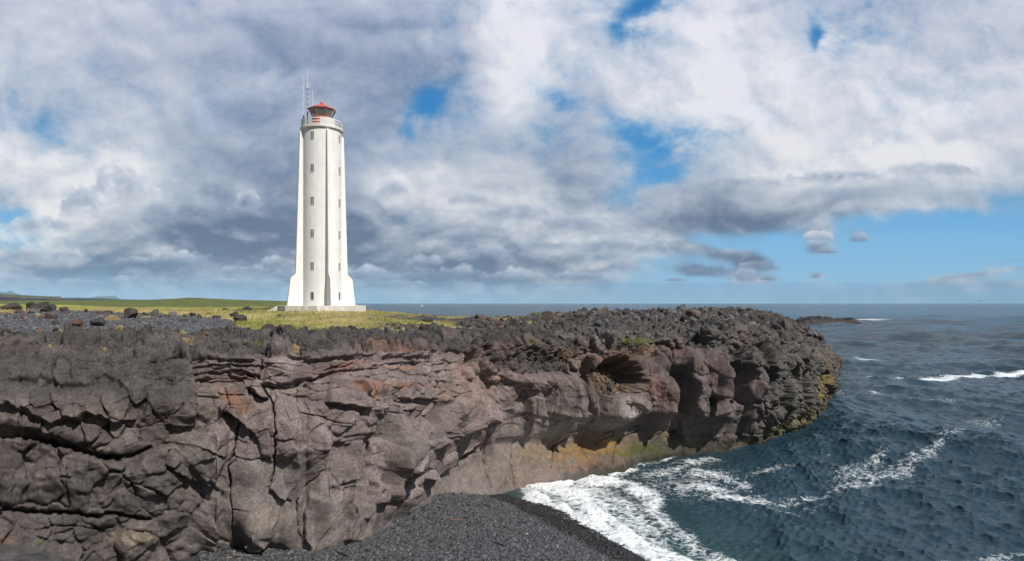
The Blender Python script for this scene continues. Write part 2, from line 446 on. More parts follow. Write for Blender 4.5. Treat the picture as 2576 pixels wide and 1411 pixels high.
# ---------------------------------------------------------------- the sky: a far dome of cloud
def build_sky():
    RAD = 60000.
    az = np.concatenate([np.linspace(-1.9, -.74, 90)[:-1], np.linspace(-.74, .74, 1180), np.linspace(.74, 1.9, 90)[1:]])
    el = np.concatenate([np.linspace(-.012, .0, 4)[:-1], np.linspace(0, .47, 540), np.linspace(.47, 1.25, 60)[1:]])
    A, E = np.meshgrid(az, el)
    col = sky_rgb(A, E)
    co = np.stack([np.sin(A)*np.cos(E), np.cos(A)*np.cos(E), np.sin(E)], -1).reshape(-1, 3)*RAD+np.array([0, 0, EYE])
    me = raw_mesh("sky", co, grid_faces(len(el), len(az))[:, ::-1], col.reshape(-1, 3))
    m = bpy.data.materials.new("sky_glow"); m.use_nodes = True; nt = m.node_tree; nt.nodes.clear()
    at = N(nt, "ShaderNodeAttribute", attribute_name="tint"); em = N(nt, "ShaderNodeEmission", {"Color": at.outputs["Color"], "Strength": 1.0})
    out = nt.nodes.new("ShaderNodeOutputMaterial"); nt.links.new(em.outputs[0], out.inputs[0])
    m.cycles.emission_sampling = 'NONE'
    link("sky", me, m, kind="structure")

build_sky()

# ---------------------------------------------------------------- lie of the land
_GP = [  # picture column, row, depth of points on top of the land
 (0, 350, 27), (199, 358, 28.5), (300, 352, 31), (398, 350, 38), (517, 345, 50), (600, 341, 54), (660, 337, 58), (727, 331, 62), (795, 337, 74), (812, 346, 100), (822, 352, 125),
 (100, 336, 45), (200, 325, 60), (300, 326, 58), (130, 313, 72), (40, 309, 75), (322, 309, 74), (335, 308.5, 82), (430, 317, 86), (380, 313, 92), (485, 320, 108), (400, 325, 60), (460, 325, 64),
 (588, 313.5, 92), (650, 312, 94), (747, 310.5, 88), (785, 317, 98), (806, 333, 116), (819, 352, 130), (560, 319, 74), (650, 323, 74), (740, 322, 77),
 (0, 301, 165), (60, 300.2, 170), (110, 300.9, 190), (150, 300.4, 205), (176, 299.2, 215), (186, 297.6, 220), (200, 297.9, 220), (215, 299.4, 215), (240, 300.2, 205), (275, 301, 195), (320, 301.2, 180), (110, 306.6, 135), (200, 307, 135), (290, 306.8, 132), (230, 309, 115), (290, 309, 108), (100, 309.6, 110), (0, 307.4, 105),
 (-150, 345, 27), (-250, 312, 70), (-250, 303, 200), (-100, 302, 420), (60, 302.6, 420), (200, 302.8, 420), (285, 304, 420), (-200, 302, 700), (200, 303.3, 700),
]
_gp = np.array([P(*g) for g in _GP])
_gs = np.array([1., 1.]); _gxy = _gp[:, :2]
def _warp(xy):                    # distances shrink with depth, so that far points act as near ones do
    r = np.hypot(xy[..., 0], xy[..., 1])+1e-6
    k = np.log1p(r/40.)*40./r
    return xy*k[..., None]
_gw = _warp(_gxy)
_K = np.linalg.norm(_gw[:, None]-_gw[None], axis=-1)
_A = np.block([[_K, np.ones((len(_gw), 1))], [np.ones((1, len(_gw))), np.zeros((1, 1))]])
_wt = np.linalg.solve(_A+np.eye(len(_A))*-.02*np.r_[np.ones(len(_gw)), 0][:, None], np.r_[_gp[:, 2], 0])

def ground(x, y):
    """height of the bare land"""
    xy = _warp(np.stack([np.asarray(x, float), np.asarray(y, float)], -1))
    out = np.full(xy.shape[:-1], _wt[-1])
    for i in range(len(_gw)):
        out = out+_wt[i]*np.sqrt((xy[..., 0]-_gw[i, 0])**2+(xy[..., 1]-_gw[i, 1])**2)
    return out


# ---------------------------------------------------------------- course of the cliff
_CP = [(-34, 15.5), (-150, 22.5), (0, 25.5), (130, 27), (215, 29), (300, 30), (350, 31.8), (400, 36), (440, 41), (482, 45.6), (527, 49.2), (580, 51.8), (620, 53.4), (650, 56), (690, 57.5),
       (730, 58.8), (775, 62.5), (807, 69.5), (822, 78), (829, 88), (832, 100), (833, 115), (834, 130), (837, 140), (74, 150), (68, 160), (54, 158), (42, 146)]
_cp = np.array([(c if i in (0, 24, 25, 26, 27) else ((c[0]-512)/F*c[1], c[1])) for i, c in enumerate(_CP)], float)
# profile per course point: (outward, height) at foot, roof of the notch, belly, brow, rim
_PR = {0: ((2.8, .5), (2.6, 5.6), (1.2, 9.2), (.6, 10.1), (-1.6, 12)), 2: ((2.8, .5), (2.6, 5.6), (1.2, 9.2), (.6, 10.1), (-1.6, 12)), 3: ((1.2, .5), (.9, 5), (.5, 8), (.1, 10), (-1.5, 11.65)),
 4: ((-.4, .5), (0, 3), (.3, 6.5), (0, 10), (-.6, 11.5)), 5: ((-.2, .5), (0, 2.5), (.3, 6), (0, 9.5), (-.8, 11.5)), 6: ((.6, .5), (.2, 3), (.3, 6), (-.1, 9.5), (-1, 11.4)),
 7: ((-.5, .5), (-.2, 3.6), (.1, 5.4), (0, 9.5), (-.8, 11.3)), 8: ((-.2, .4), (-.3, 3.9), (.1, 5.4), (0, 9.3), (-.8, 11.1)), 9: ((.0, .3), (-.45, 3.9), (.1, 5.4), (0, 9.2), (-.8, 10.8)),
 10: ((.2, .3), (-.45, 3.6), (-.2, 5.4), (0, 9), (-.9, 10.6)), 11: ((.0, .3), (-1.1, 3.4), (-.1, 4.9), (0, 8.8), (-.9, 10.7)), 12: ((-.2, .3), (-1.7, 3), (0, 4.4), (0, 8.6), (-.9, 10.9)),
 13: ((-.7, .3), (-1.7, 3), (0, 4.6), (0, 8.5), (-1, 11)), 14: ((-1.6, .3), (-1, 2), (0, 4), (0, 8.5), (-1.2, 11.1)), 15: ((-1, .3), (-.8, 1.8), (0, 3.5), (-.1, 8.5), (-1.6, 11.2)),
 16: ((-1.3, .3), (-1.2, 1.2), (.2, 3.2), (0, 8.7), (-1.3, 11)), 17: ((-1.2, .3), (-1, 1.5), (.2, 3.5), (-.1, 8), (-1.6, 10.2)), 18: ((-.9, .3), (-.7, 1.5), (.2, 3.2), (-.2, 7), (-2.0, 9.3)),
 19: ((-.7, .3), (-.5, 1.4), (.2, 3), (-.4, 6.2), (-2.4, 8.5)), 20: ((-.6, .3), (-.4, 1.4), (.2, 3), (-1, 5.2), (-3.4, 7.6)), 21: ((-.5, .3), (-.3, 1.2), (.1, 2.6), (-1, 4.6), (-3.4, 6.4)), 22: ((-.4, .3), (-.2, 1), (0, 2), (-1, 3.2), (-3.2, 4.4)),
 23: ((-.3, .3), (0, .8), (0, 1.6), (-.8, 2.6), (-3, 3.6)), 24: ((0, .3), (0, .8), (0, 1.6), (-.8, 2.4), (-3, 3.2)), 27: ((0, .3), (0, 1), (0, 2), (-.8, 3.6), (-3, 5))}

def catmull(p, per=60):
    q = np.vstack([2*p[0]-p[1], p, 2*p[-1]-p[-2]])
    out = []; tt = []
    for i in range(len(p)-1):
        t = np.linspace(0, 1, per, endpoint=False)[:, None]
        a, b, c, d = q[i:i+4]
        out.append(.5*((2*b)+(-a+c)*t+(2*a-5*b+4*c-d)*t*t+(-a+3*b-3*c+d)*t**3)); tt.append(i+t[:, 0])
    out.append(p[-1:]); tt.append(np.array([len(p)-1.]))
    return np.vstack(out), np.concatenate(tt)

_cv, _ct = catmull(_cp)
# the whole coast: front, round the point, along the back and away to the north-west
COAST = np.vstack([[(-60, -10), (-45, 6)], _cv[::12], [(30, 132), (20, 124), (8, 120), (-6, 118), (-18, 119), (-30, 124), (-42, 150), (-66, 250), (-130, 520), (-200, 900), (-900, 900), (-900, -10)]])

def coast_dist(x, y):
    """metres inland of the coast line (negative over the sea)"""
    best = np.full(x.shape, 1e9, np.float32); ins = np.zeros(x.shape, bool)
    n = len(COAST)
    for i in range(n):
        ax, ay = COAST[i]; bx, by = COAST[(i+1) % n]
        dx, dy = bx-ax, by-ay
        t = np.clip(((x-ax)*dx+(y-ay)*dy)/(dx*dx+dy*dy+1e-9), 0, 1)
        best = np.minimum(best, np.hypot(x-ax-t*dx, y-ay-t*dy))
        c = ((ay > y) != (by > y)) & (x < (bx-ax)*(y-ay)/(by-ay+1e-12)+ax)
        ins ^= c
    return np.where(ins, best, -best)


def blocky(S, T, size, seed, amp, tilt, crack, cw=.07, warp=.25, dome=0., blend=None):
    """blocks of broken rock: each cell has its own stand and slope; the joint between two is a short ramp"""
    w1 = perlin(S/size*.9, T/size*.9, 1.7, seed+5)*warp; w2 = perlin(S/size*.9, T/size*.9, 6.1, seed+9)*warp
    f1, f2, r, q, vx, vy, ux, uy = worley(S/size+w1, T/size+w2, seed)
    e = f2-f1
    a = amp*(r[..., 0]-.5)*2+tilt*size*((r[..., 1]-.5)*vx+(r[..., 2]-.5)*vy)*2
    b = amp*(q[..., 0]-.5)*2+tilt*size*((q[..., 1]-.5)*ux+(q[..., 2]-.5)*uy)*2
    bl = blend or max(.05, .10/size)
    k = .5+.5*sstep(0, bl, e)
    h = a*k+b*(1-k)-crack*np.exp(-(e/cw)**2)
    if dome: h = h+dome*size*(1-np.minimum(f1*1.25, 1)**2)
    return h, r, e


def rubble_height(S, T, seed=0, fine=1.):
    """broken clinker: lumps on lumps"""
    a, r, _ = blocky(S, T, 1.8, seed+1, .28, .44, .26, .08, .30, .14)
    b, r2, _ = blocky(S, T, .80, seed+2, .13, .48, .13, .10, .30, .12)
    c, _, _ = blocky(S, T, .36, seed+3, .05, .50, .05, .12, .3, .10)
    return a*(.6+.4*fine)+b*fine+c*fine, r


# ---- what the face of the cliff looks like, by where it is seen in the photograph
SEEDS = [(20,400),(45,404),(60,396),(80,402),(75,415),(96,419),(118,414),(134,417),(146,420),(165,409),(178,416),(200,405),(190,388),(12,421),(30,421),(55,421),(75,431),(91,430),(105,436),(113,446),(128,437),(151,431),(140,450),(116,430),
 (8,458),(10,480),(40,474),(38,452),(60,458),(82,472),(76,492),(112,470),(106,496),(140,482),(151,462),(165,480),(180,461),(191,440),(206,450),(211,472),(176,496),(191,497),(150,504),(161,515),(131,510),(116,508),(199,502),(206,522),
 (15,516),(36,521),(60,520),(82,521),(105,521),(131,522),(141,519),(20,541),(50,536),(70,546),(60,562),(90,541),(100,556),(122,549),(135,544),(151,536),(150,556),(176,526),(181,546),(196,541),(211,552),(24,440),(45,490),(140,540)]
SEEDS = [s for i, s in enumerate(SEEDS) if s[1] < 446 or i % 5 not in (1, 3)]
# grooves: points (column, row), width px, depth m
CRACKS = [
 ([(60,353),(55,363),(53,372),(53.5,380),(55,386)],.7,.35),
 ([(-80,428),(0,430),(25,434),(50,440)],5.0,1.5), ([(50,440),(75,448),(100,456),(118,458)],3.4,1.2), ([(100,456),(130,456),(150,448)],1.8,.7),
 ([(-80,502),(0,504),(15,508),(30,511),(50,512),(70,513),(98,517),(115,513),(135,518),(150,519)],1.7,.8), ([(37,531),(55,527),(68,527),(82,527),(95,530),(115,529)],.8,.3),
 ([(0,441),(20,446),(40,450)],.5,.2), ([(26,470),(27,490),(28,500)],.5,.25), ([(67,468),(67,490),(69,505),(68,512)],.5,.28), ([(122,470),(122,480),(127,490),(140,498)],.5,.2), ([(165,450),(162,463),(167,470),(180,475),(197,482)],.8,.35),
 ([(238,420),(236,437),(235,447),(233,454),(227,466),(229,472),(231,480),(230,487)],1.1,.6), ([(230,487),(231,495),(233,505),(234,512),(233,525),(235,540),(238,552)],.5,.28), ([(233,454),(237,456),(232,463),(227,466)],.5,.25),
 ([(264,385),(266,392),(270,398),(273,405),(275,413),(277,430),(276,437),(277,445),(275,457),(275,463),(274,470),(272,480),(270,485)],.8,.5), ([(248,388),(255,396),(262,399),(266,400)],1.3,.5),
 ([(320,470),(314,478),(308,486),(300,493),(297,500),(296,510),(297,522),(300,535),(303,545),(306,557)],.5,.28), ([(237,456),(245,459),(255,459),(265,458),(275,457)],.5,.22), ([(233,506),(245,504),(255,504),(268,496)],.35,.1),
 ([(270,485),(277,492),(283,499),(290,500)],1.0,.3), ([(341,481),(341,492),(340,500),(336,507),(333,520),(331,530)],.45,.22), ([(352,507),(353,512),(354,515)],.4,.2),
 ([(190,366),(215,366),(235,365),(262,367)],.9,.4), ([(193,374),(215,373),(230,371),(245,372),(258,377)],1.1,.5), ([(195,381),(215,381),(230,380),(245,378)],.5,.22), ([(228,375),(236,377),(246,378)],.9,.4), ([(193,380),(193.5,400),(194,425)],.5,.3),
 ([(258,378),(261,368),(261,358),(262,352)],.8,.45), ([(262,385),(275,386),(292,385),(305,380),(318,378)],1.0,.4), ([(300,352),(299,358),(312,360)],.6,.25),
 ([(310,381),(322,376),(335,371.5),(355,370.5),(374,370)],1.2,.5), ([(320,362),(340,359),(358,357),(372,356)],.5,.25), ([(325,370),(340,365),(355,363)],.6,.25), ([(372,367),(385,364.5),(397,364.5),(402,363),(415,364),(428,363),(436,365),(444,363.5)],.7,.32),
 ([(434,351),(431,360),(430,368),(430.5,376),(433,382),(434,390),(433,400),(429,412),(428,420)],1.3,.7), ([(410,378),(413,388),(414,397)],.8,.4), ([(366,385),(368,395),(368.5,402)],.7,.35), ([(226,388),(227,396),(229,406)],.5,.22), ([(414,397),(414,408)],.5,.2),
 ([(368,412),(380,411),(391,413)],.5,.2), ([(359,406),(369,408),(385,406),(395,407)],.5,.2), ([(392,411),(402,411),(410,412)],.5,.2), ([(319,417),(330,422),(340,424)],.5,.2), ([(297,390),(297,405),(298,412),(307,414),(322,418)],.5,.25),
 ([(486,361),(497,362),(505,361),(522,356),(530,358),(538,360),(548,361),(558,360),(566,359),(575,357),(582,358)],.8,.4), ([(505,352),(507,358),(508,361)],.7,.3),
 ([(488,382),(488,392),(491,405),(494,415)],.8,.4), ([(521,422),(520,431),(520.5,438),(516,448),(514.3,456),(514,464),(517,480),(516.5,489)],.6,.3), ([(488,437),(489.5,455),(491,470),(493,488)],.5,.25),
 ([(572,436),(566,441),(559,446),(555,452),(553,460),(553,468)],.6,.3), ([(620,396),(620.5,410),(621,421),(616,430),(611,436),(600,441)],.4,.22), ([(636,430),(626,437),(617,445),(613,453),(612.5,460),(613,466)],.6,.3), ([(668,420),(662,428),(657,437),(650,444),(645,449)],.35,.15),
 ([(667,352),(669,362),(669,372)],1.2,.6), ([(693,352),(693,362),(690,368)],1.3,.7), ([(700,373),(700,385),(701,395)],1.0,.5), ([(577,398),(578,410),(577,424)],.8,.4), ([(637,380),(639,395),(640,412)],.9,.4), ([(640,375),(646,388),(650,396)],.9,.35),
 ([(728,410),(730,420),(731,428),(720,436),(712,441)],.5,.25), ([(750,412),(760,408),(772,409),(785,400)],.5,.25), ([(482,452),(470,459),(455,468),(440,480)],.9,.4),
]
# ledges and flutes: the side named (+1 right of travel) stands out by amp m and dies away over reach px
STEPS = [
 ([(-60,384),(0,382),(15,383),(25,384),(40,382),(53,383),(62,386),(70,389),(80,388),(96,387),(97,380),(113,379),(117,381),(124,392),(130,400),(137,407),(146,398),(150,388),(160,372)],-1,.20,14),
 ([(-60,412),(0,413),(6,412),(18,414),(22,410),(28,412),(32,418),(40,421),(53,427),(66,420),(80,422),(88,414),(96,418),(103,417),(113,425),(126,421),(135,421),(141,411)],-1,.40,20),
 ([(190,352),(192,365),(193,380),(193.5,400),(194,425)],1,.42,46), ([(193,425),(180,427),(170,426),(165,425)],1,.30,16),
 ([(190,358),(215,360),(240,361),(258,361)],-1,.30,12), ([(262,358),(290,358),(310,361),(330,359),(372,357)],-1,.30,12), ([(380,357),(400,358),(420,358),(433,357)],-1,.24,12), ([(100,353),(130,355),(160,358),(190,360)],-1,.28,9),
 ([(228,372),(240,373),(250,374),(258,378)],-1,.3,8), ([(262,385),(280,387),(292,386),(304,380)],-1,.32,16), ([(248,387),(256,393),(266,401)],-1,.34,14),
 ([(352,410),(345,408),(341,406),(330,404),(322,402)],1,.50,30), ([(352,411),(358,407),(360,401),(352,392),(345,384)],1,.42,24), ([(394,397),(402,400),(411,399),(414,398)],-1,.42,22), ([(414,399),(424,398),(430,400)],-1,.5,24),
 ([(430,398),(428,408),(424,415),(421,418),(412,413)],1,.3,20), ([(334,436),(342,424),(346,412)],-1,.28,16),
 ([(228,430),(229,448),(227,456)],1,.5,40), ([(227,456),(220,470),(213,478),(205,486)],1,.55,34), ([(163,463),(172,473),(188,481),(205,486)],-1,.34,24),
 ([(221,488),(221,505),(218,520),(212,540),(205,563)],1,.45,26), ([(246,535),(250,543),(257,546),(264,544),(273,536)],-1,.55,16), ([(276,498),(280,512),(274,534)],1,.30,20), ([(268,483),(274,489),(280,496),(286,500)],-1,.32,18),
 ([(310,490),(306,505),(303,520),(306,540),(312,556)],-1,.26,18), ([(343,541),(349,520),(352,500)],1,.35,26), ([(333,436),(331,455),(327,470),(326,490)],-1,.32,20),
 ([(371,437),(373,455),(373,475),(372,490),(371,505)],-1,.5,26), ([(403,437),(403,455),(402,470),(398,478)],1,.40,20), ([(426,437),(426,450),(423,462),(416,475)],1,.30,18), ([(384,437),(383,455),(382,465)],-1,.20,10), ([(382,468),(390,467),(398,472)],-1,.26,16), ([(402,463),(410,463),(418,462)],-1,.2,12),
 ([(336,485),(345,481),(354,477),(364,470)],-1,.20,14), ([(345,408),(346,430),(344,446)],1,.2,12),
 ([(444,440),(436,444),(430,446),(428,440)],1,.7,16), ([(461,438),(458,448),(459,453)],1,.22,10), ([(448,417),(450,425),(444,433),(438,438)],1,.35,22),
 ([(395,486),(412,471),(418,487),(428,483),(437,478),(455,467),(476,450),(490,432),(505,424),(519,424),(533,421),(548,427),(570,428),(600,428),(625,424),(645,415),(663,420),(672,430)],-1,.55,40),
 ([(506,386),(518,385),(528,388)],1,.20,12), ([(511,373),(519,378),(528,386),(534,396),(535,407),(533,418)],1,.60,30), ([(548,370),(548,384),(545,396),(540,407),(536,421)],1,.35,16), ([(553,388),(552,400),(552,412)],1,.22,10), ([(531,378),(540,383),(546,386)],1,.26,14),
 ([(573,374),(573,385),(577,400),(576,415),(574,427),(571,436)],1,.95,34), ([(601,370),(592,380),(590,400),(592,425)],-1,.30,20), ([(600,410),(602,425),(606,435)],-1,.25,12),
 ([(667,372),(669,388),(668,400),(664,412),(658,426)],1,.85,30), ([(680,374),(682,388),(681,400),(687,410),(690,420)],-1,.80,26), ([(701,373),(701,388),(702,398),(701,412)],1,.40,14),
 ([(717,356),(717,372),(716,386),(712,400)],1,.80,16), ([(702,394),(708,394.5),(713,395)],-1,.9,26), ([(742,353),(741,370),(735,382),(727,392),(725,399),(729,406)],-1,.85,22), ([(722,408),(715,418),(709,427)],-1,.35,16), ([(746,375),(747,395),(750,410),(756,420)],-1,.40,20),
 ([(640,372),(636,385),(636,400)],-1,.30,16), ([(648,380),(645,392),(642,405)],-1,.3,12), ([(575,352),(585,352),(602,352),(606,358),(600,366)],-1,.28,18), ([(756,424),(765,426),(776,428)],-1,.30,14), ([(702,402),(704,415),(708,430)],-1,.25,10),
 ([(487,382),(495,382),(500,375)],-1,.36,18), ([(478,352),(482,370),(487,383)],-1,.25,20), ([(456,352),(460,368),(463,380)],-1,.45,26), ([(469,352),(468,362),(473,376)],-1,.40,22),
]
# swellings: column, row, half-widths px, tilt, metres
BULGES = [(258,520,16,22,-15,.75), (118,470,18,10,10,.25), (200,455,26,18,0,.45), (150,480,16,16,0,.25), (60,480,26,14,0,.30), (30,485,16,12,0,.2), (335,515,14,34,8,.45), (290,528,9,24,0,.25), (392,450,9,24,0,.4), (415,452,10,20,0,.3),
 (350,395,20,12,18,.45), (275,365,12,8,0,.3), (290,372,18,9,15,.3), (450,400,12,22,0,.45), (470,405,9,22,0,.3), (520,405,14,14,0,.3), (545,375,12,10,0,.25), (560,405,14,24,0,.2), (618,412,16,12,0,.35), (655,390,12,22,0,.3), (692,395,9,22,0,.3), (709,378,10,16,0,.35),
 (585,415,7,26,0,-.8), (675,405,6,30,0,-.9), (733,385,7,22,0,-.8), (707,400,6,5,0,-1.1), (770,380,22,20,30,.5), (790,400,16,20,40,.4), (560,443,40,9,0,-.6), (470,470,30,18,-35,-.5), (436,442,7,4,0,-.9), (545,420,10,12,0,-.3), (250,470,16,14,0,.2), (310,460,16,24,0,.15),
 (390,385,26,8,0,.15), (437,400,4,18,0,-.3), (205,525,14,16,0,.3), (130,545,14,10,0,.2), (660,362,14,14,0,.3), (690,362,10,12,0,.3), (720,362,10,10,0,.3)]
# stains of the rock, and shade painted into the cave: column, row, half-widths, tilt, colour, strength
STAINS_SHADE = [(358,389,12,5,5,(.30,.115,.06),.9), (392,386,26,2.5,-1,(.22,.10,.07),.75), (352,364,22,2.6,-8,(.19,.085,.062),.8), (345,371,28,2,-6,(.17,.075,.06),.6), (402,368,14,1.5,0,(.30,.15,.09),.7), (390,352,24,2.5,0,(.17,.09,.065),.8), (320,373,14,3,-12,(.16,.085,.07),.6),
 (232,398,11,6,18,(.24,.105,.06),.9), (242,409,3,6,0,(.24,.11,.05),.7), (248,404,10,8,0,(.13,.07,.05),.6), (246,376,14,3,0,(.15,.075,.065),.8), (222,382,18,2.5,0,(.15,.085,.06),.6), (366,400,8,4,30,(.20,.13,.07),.6), (2,540,10,6,0,(.17,.10,.075),.6),
 (445,393,14,8,0,(.25,.17,.13),.6), (462,372,10,10,20,(.24,.15,.12),.6), (470,385,12,26,0,(.24,.165,.14),.6), (490,383,8,8,0,(.21,.12,.10),.6), (497,352,10,4,0,(.17,.09,.06),.6), (492,376,9,3,0,(.26,.16,.09),.6), (508,385,14,14,0,(.14,.085,.075),.5),
 (580,360,20,6,0,(.17,.105,.065),.6), (568,352,12,4,0,(.18,.10,.06),.6), (604,368,10,10,0,(.19,.08,.04),.9), (622,366,13,12,0,(.07,.03,.02),.9), (612,386,14,8,0,(.13,.09,.06),.8), (640,350,16,6,0,(.22,.13,.08),.6), (646,382,10,14,0,(.15,.075,.06),.7), (656,395,10,10,0,(.12,.06,.055),.6), (707,372,10,10,0,(.15,.095,.085),.5), (675,352,8,8,0,(.10,.04,.03),.5),  # the darkest entry here paints the shade inside the cave
 (622,412,9,14,0,(.34,.31,.28),.75), (620,424,16,5,0,(.24,.21,.18),.6), (190,447,20,12,0,(.17,.145,.125),.6), (104,452,9,6,0,(.2,.17,.14),.6), (130,540,5,12,10,(.26,.21,.15),.7), (144,533,8,10,0,(.24,.19,.135),.6), (118,536,6,6,0,(.24,.19,.13),.5), (270,512,12,10,0,(.24,.20,.155),.6), (42,478,8,6,0,(.2,.17,.145),.6), (40,540,4,4,0,(.09,.10,.03),.5), (57,549,2,6,0,(.06,.08,.02),.6),
 (205,395,14,24,0,(.16,.135,.11),.5), (455,440,14,24,0,(.2,.165,.145),.5), (395,440,24,26,0,(.19,.165,.15),.5), (90,418,30,6,-10,(.165,.135,.105),.6), (560,408,26,20,0,(.155,.13,.115),.5), (526,392,8,14,20,(.19,.16,.14),.5),
 (568,455,40,13,-6,(.20,.128,.066),.85), (600,447,26,10,-8,(.22,.125,.035),.75), (500,460,30,20,-40,(.175,.138,.115),.6), (538,447,16,7,-20,(.165,.125,.06),.5), (524,480,20,10,0,(.20,.138,.11),.7), (590,466,26,4,-4,(.19,.095,.07),.6), (625,452,16,6,-10,(.12,.09,.02),.85), (645,450,14,6,-10,(.06,.06,.02),.8), (440,495,20,10,-45,(.17,.14,.12),.5),
 (652,448,16,7,-6,(.055,.07,.016),.9), (680,446,20,5,0,(.075,.065,.035),.7), (665,434,14,10,0,(.18,.145,.095),.6), (690,440,14,8,0,(.17,.14,.09),.5), (775,436,8,5,0,(.055,.085,.012),.95), (787,432,9,8,-50,(.26,.235,.13),.8), (782,428,7,4,-40,(.16,.17,.03),.8), (767,428,12,3,-30,(.15,.15,.03),.7), (800,417,4,12,40,(.20,.165,.07),.8), (814,398,3,14,20,(.20,.145,.045),.85), (823,382,3,12,0,(.17,.12,.04),.8), (824,368,5,5,0,(.12,.09,.04),.6), (755,432,12,4,0,(.10,.085,.06),.6), (745,443,18,3,0,(.16,.13,.085),.7)]


def in_ellipse(U, V, f, rec):
    cu, cv, ru, rv, t = rec[:5]
    m = np.abs(U-cu) < 3.2*max(ru, rv)
    m &= np.abs(V-cv) < 3.2*max(ru, rv)
    if not m.any(): return m, None
    c, s = math.cos(R(t)), math.sin(R(t)); du = U[m]-cu; dv = V[m]-cv
    return m, f(((du*c+dv*s)/ru)**2+((-du*s+dv*c)/rv)**2)


CAVE = []


def folds(S, T):
    """broad flat facets meeting in edges, as where a thick lava flow has broken away"""
    out = 0
    a1 = perlin(S*.11, T*.11, 1.3, 141)*1.5; a2 = perlin(S*.13, T*.13, 7.3, 142)*1.5
    for i, (ang, lam, amp) in enumerate(((8, 3.3, .46), (72, 4.9, .32), (-38, 2.6, .28), (128, 3.9, .27), (25, 1.5, .10), (-70, 1.7, .09))):
        c, s = math.cos(R(ang)), math.sin(R(ang))
        q = (S*c+T*s)/lam+(a1 if i % 2 else a2)*(1+.5*i)+i*.37
        m = .35+.9*np.clip(.5+perlin(S*.2, T*.2, i*3.1, 150+i)*1.4, 0, 1)
        out = out+amp*m*(np.abs((q % 2)-1)*2-1)
    return out


def clinker(x, y, z, seed=0):
    """rounded crusty lumps in three dimensions"""
    return .26*np.abs(perlin(x/.75, y/.75, z/.75, 160+seed))+.17*np.abs(perlin(x/.33, y/.33, z/.33, 161+seed))+.06*np.abs(perlin(x/.15, y/.15, z/.15, 162+seed))-.12


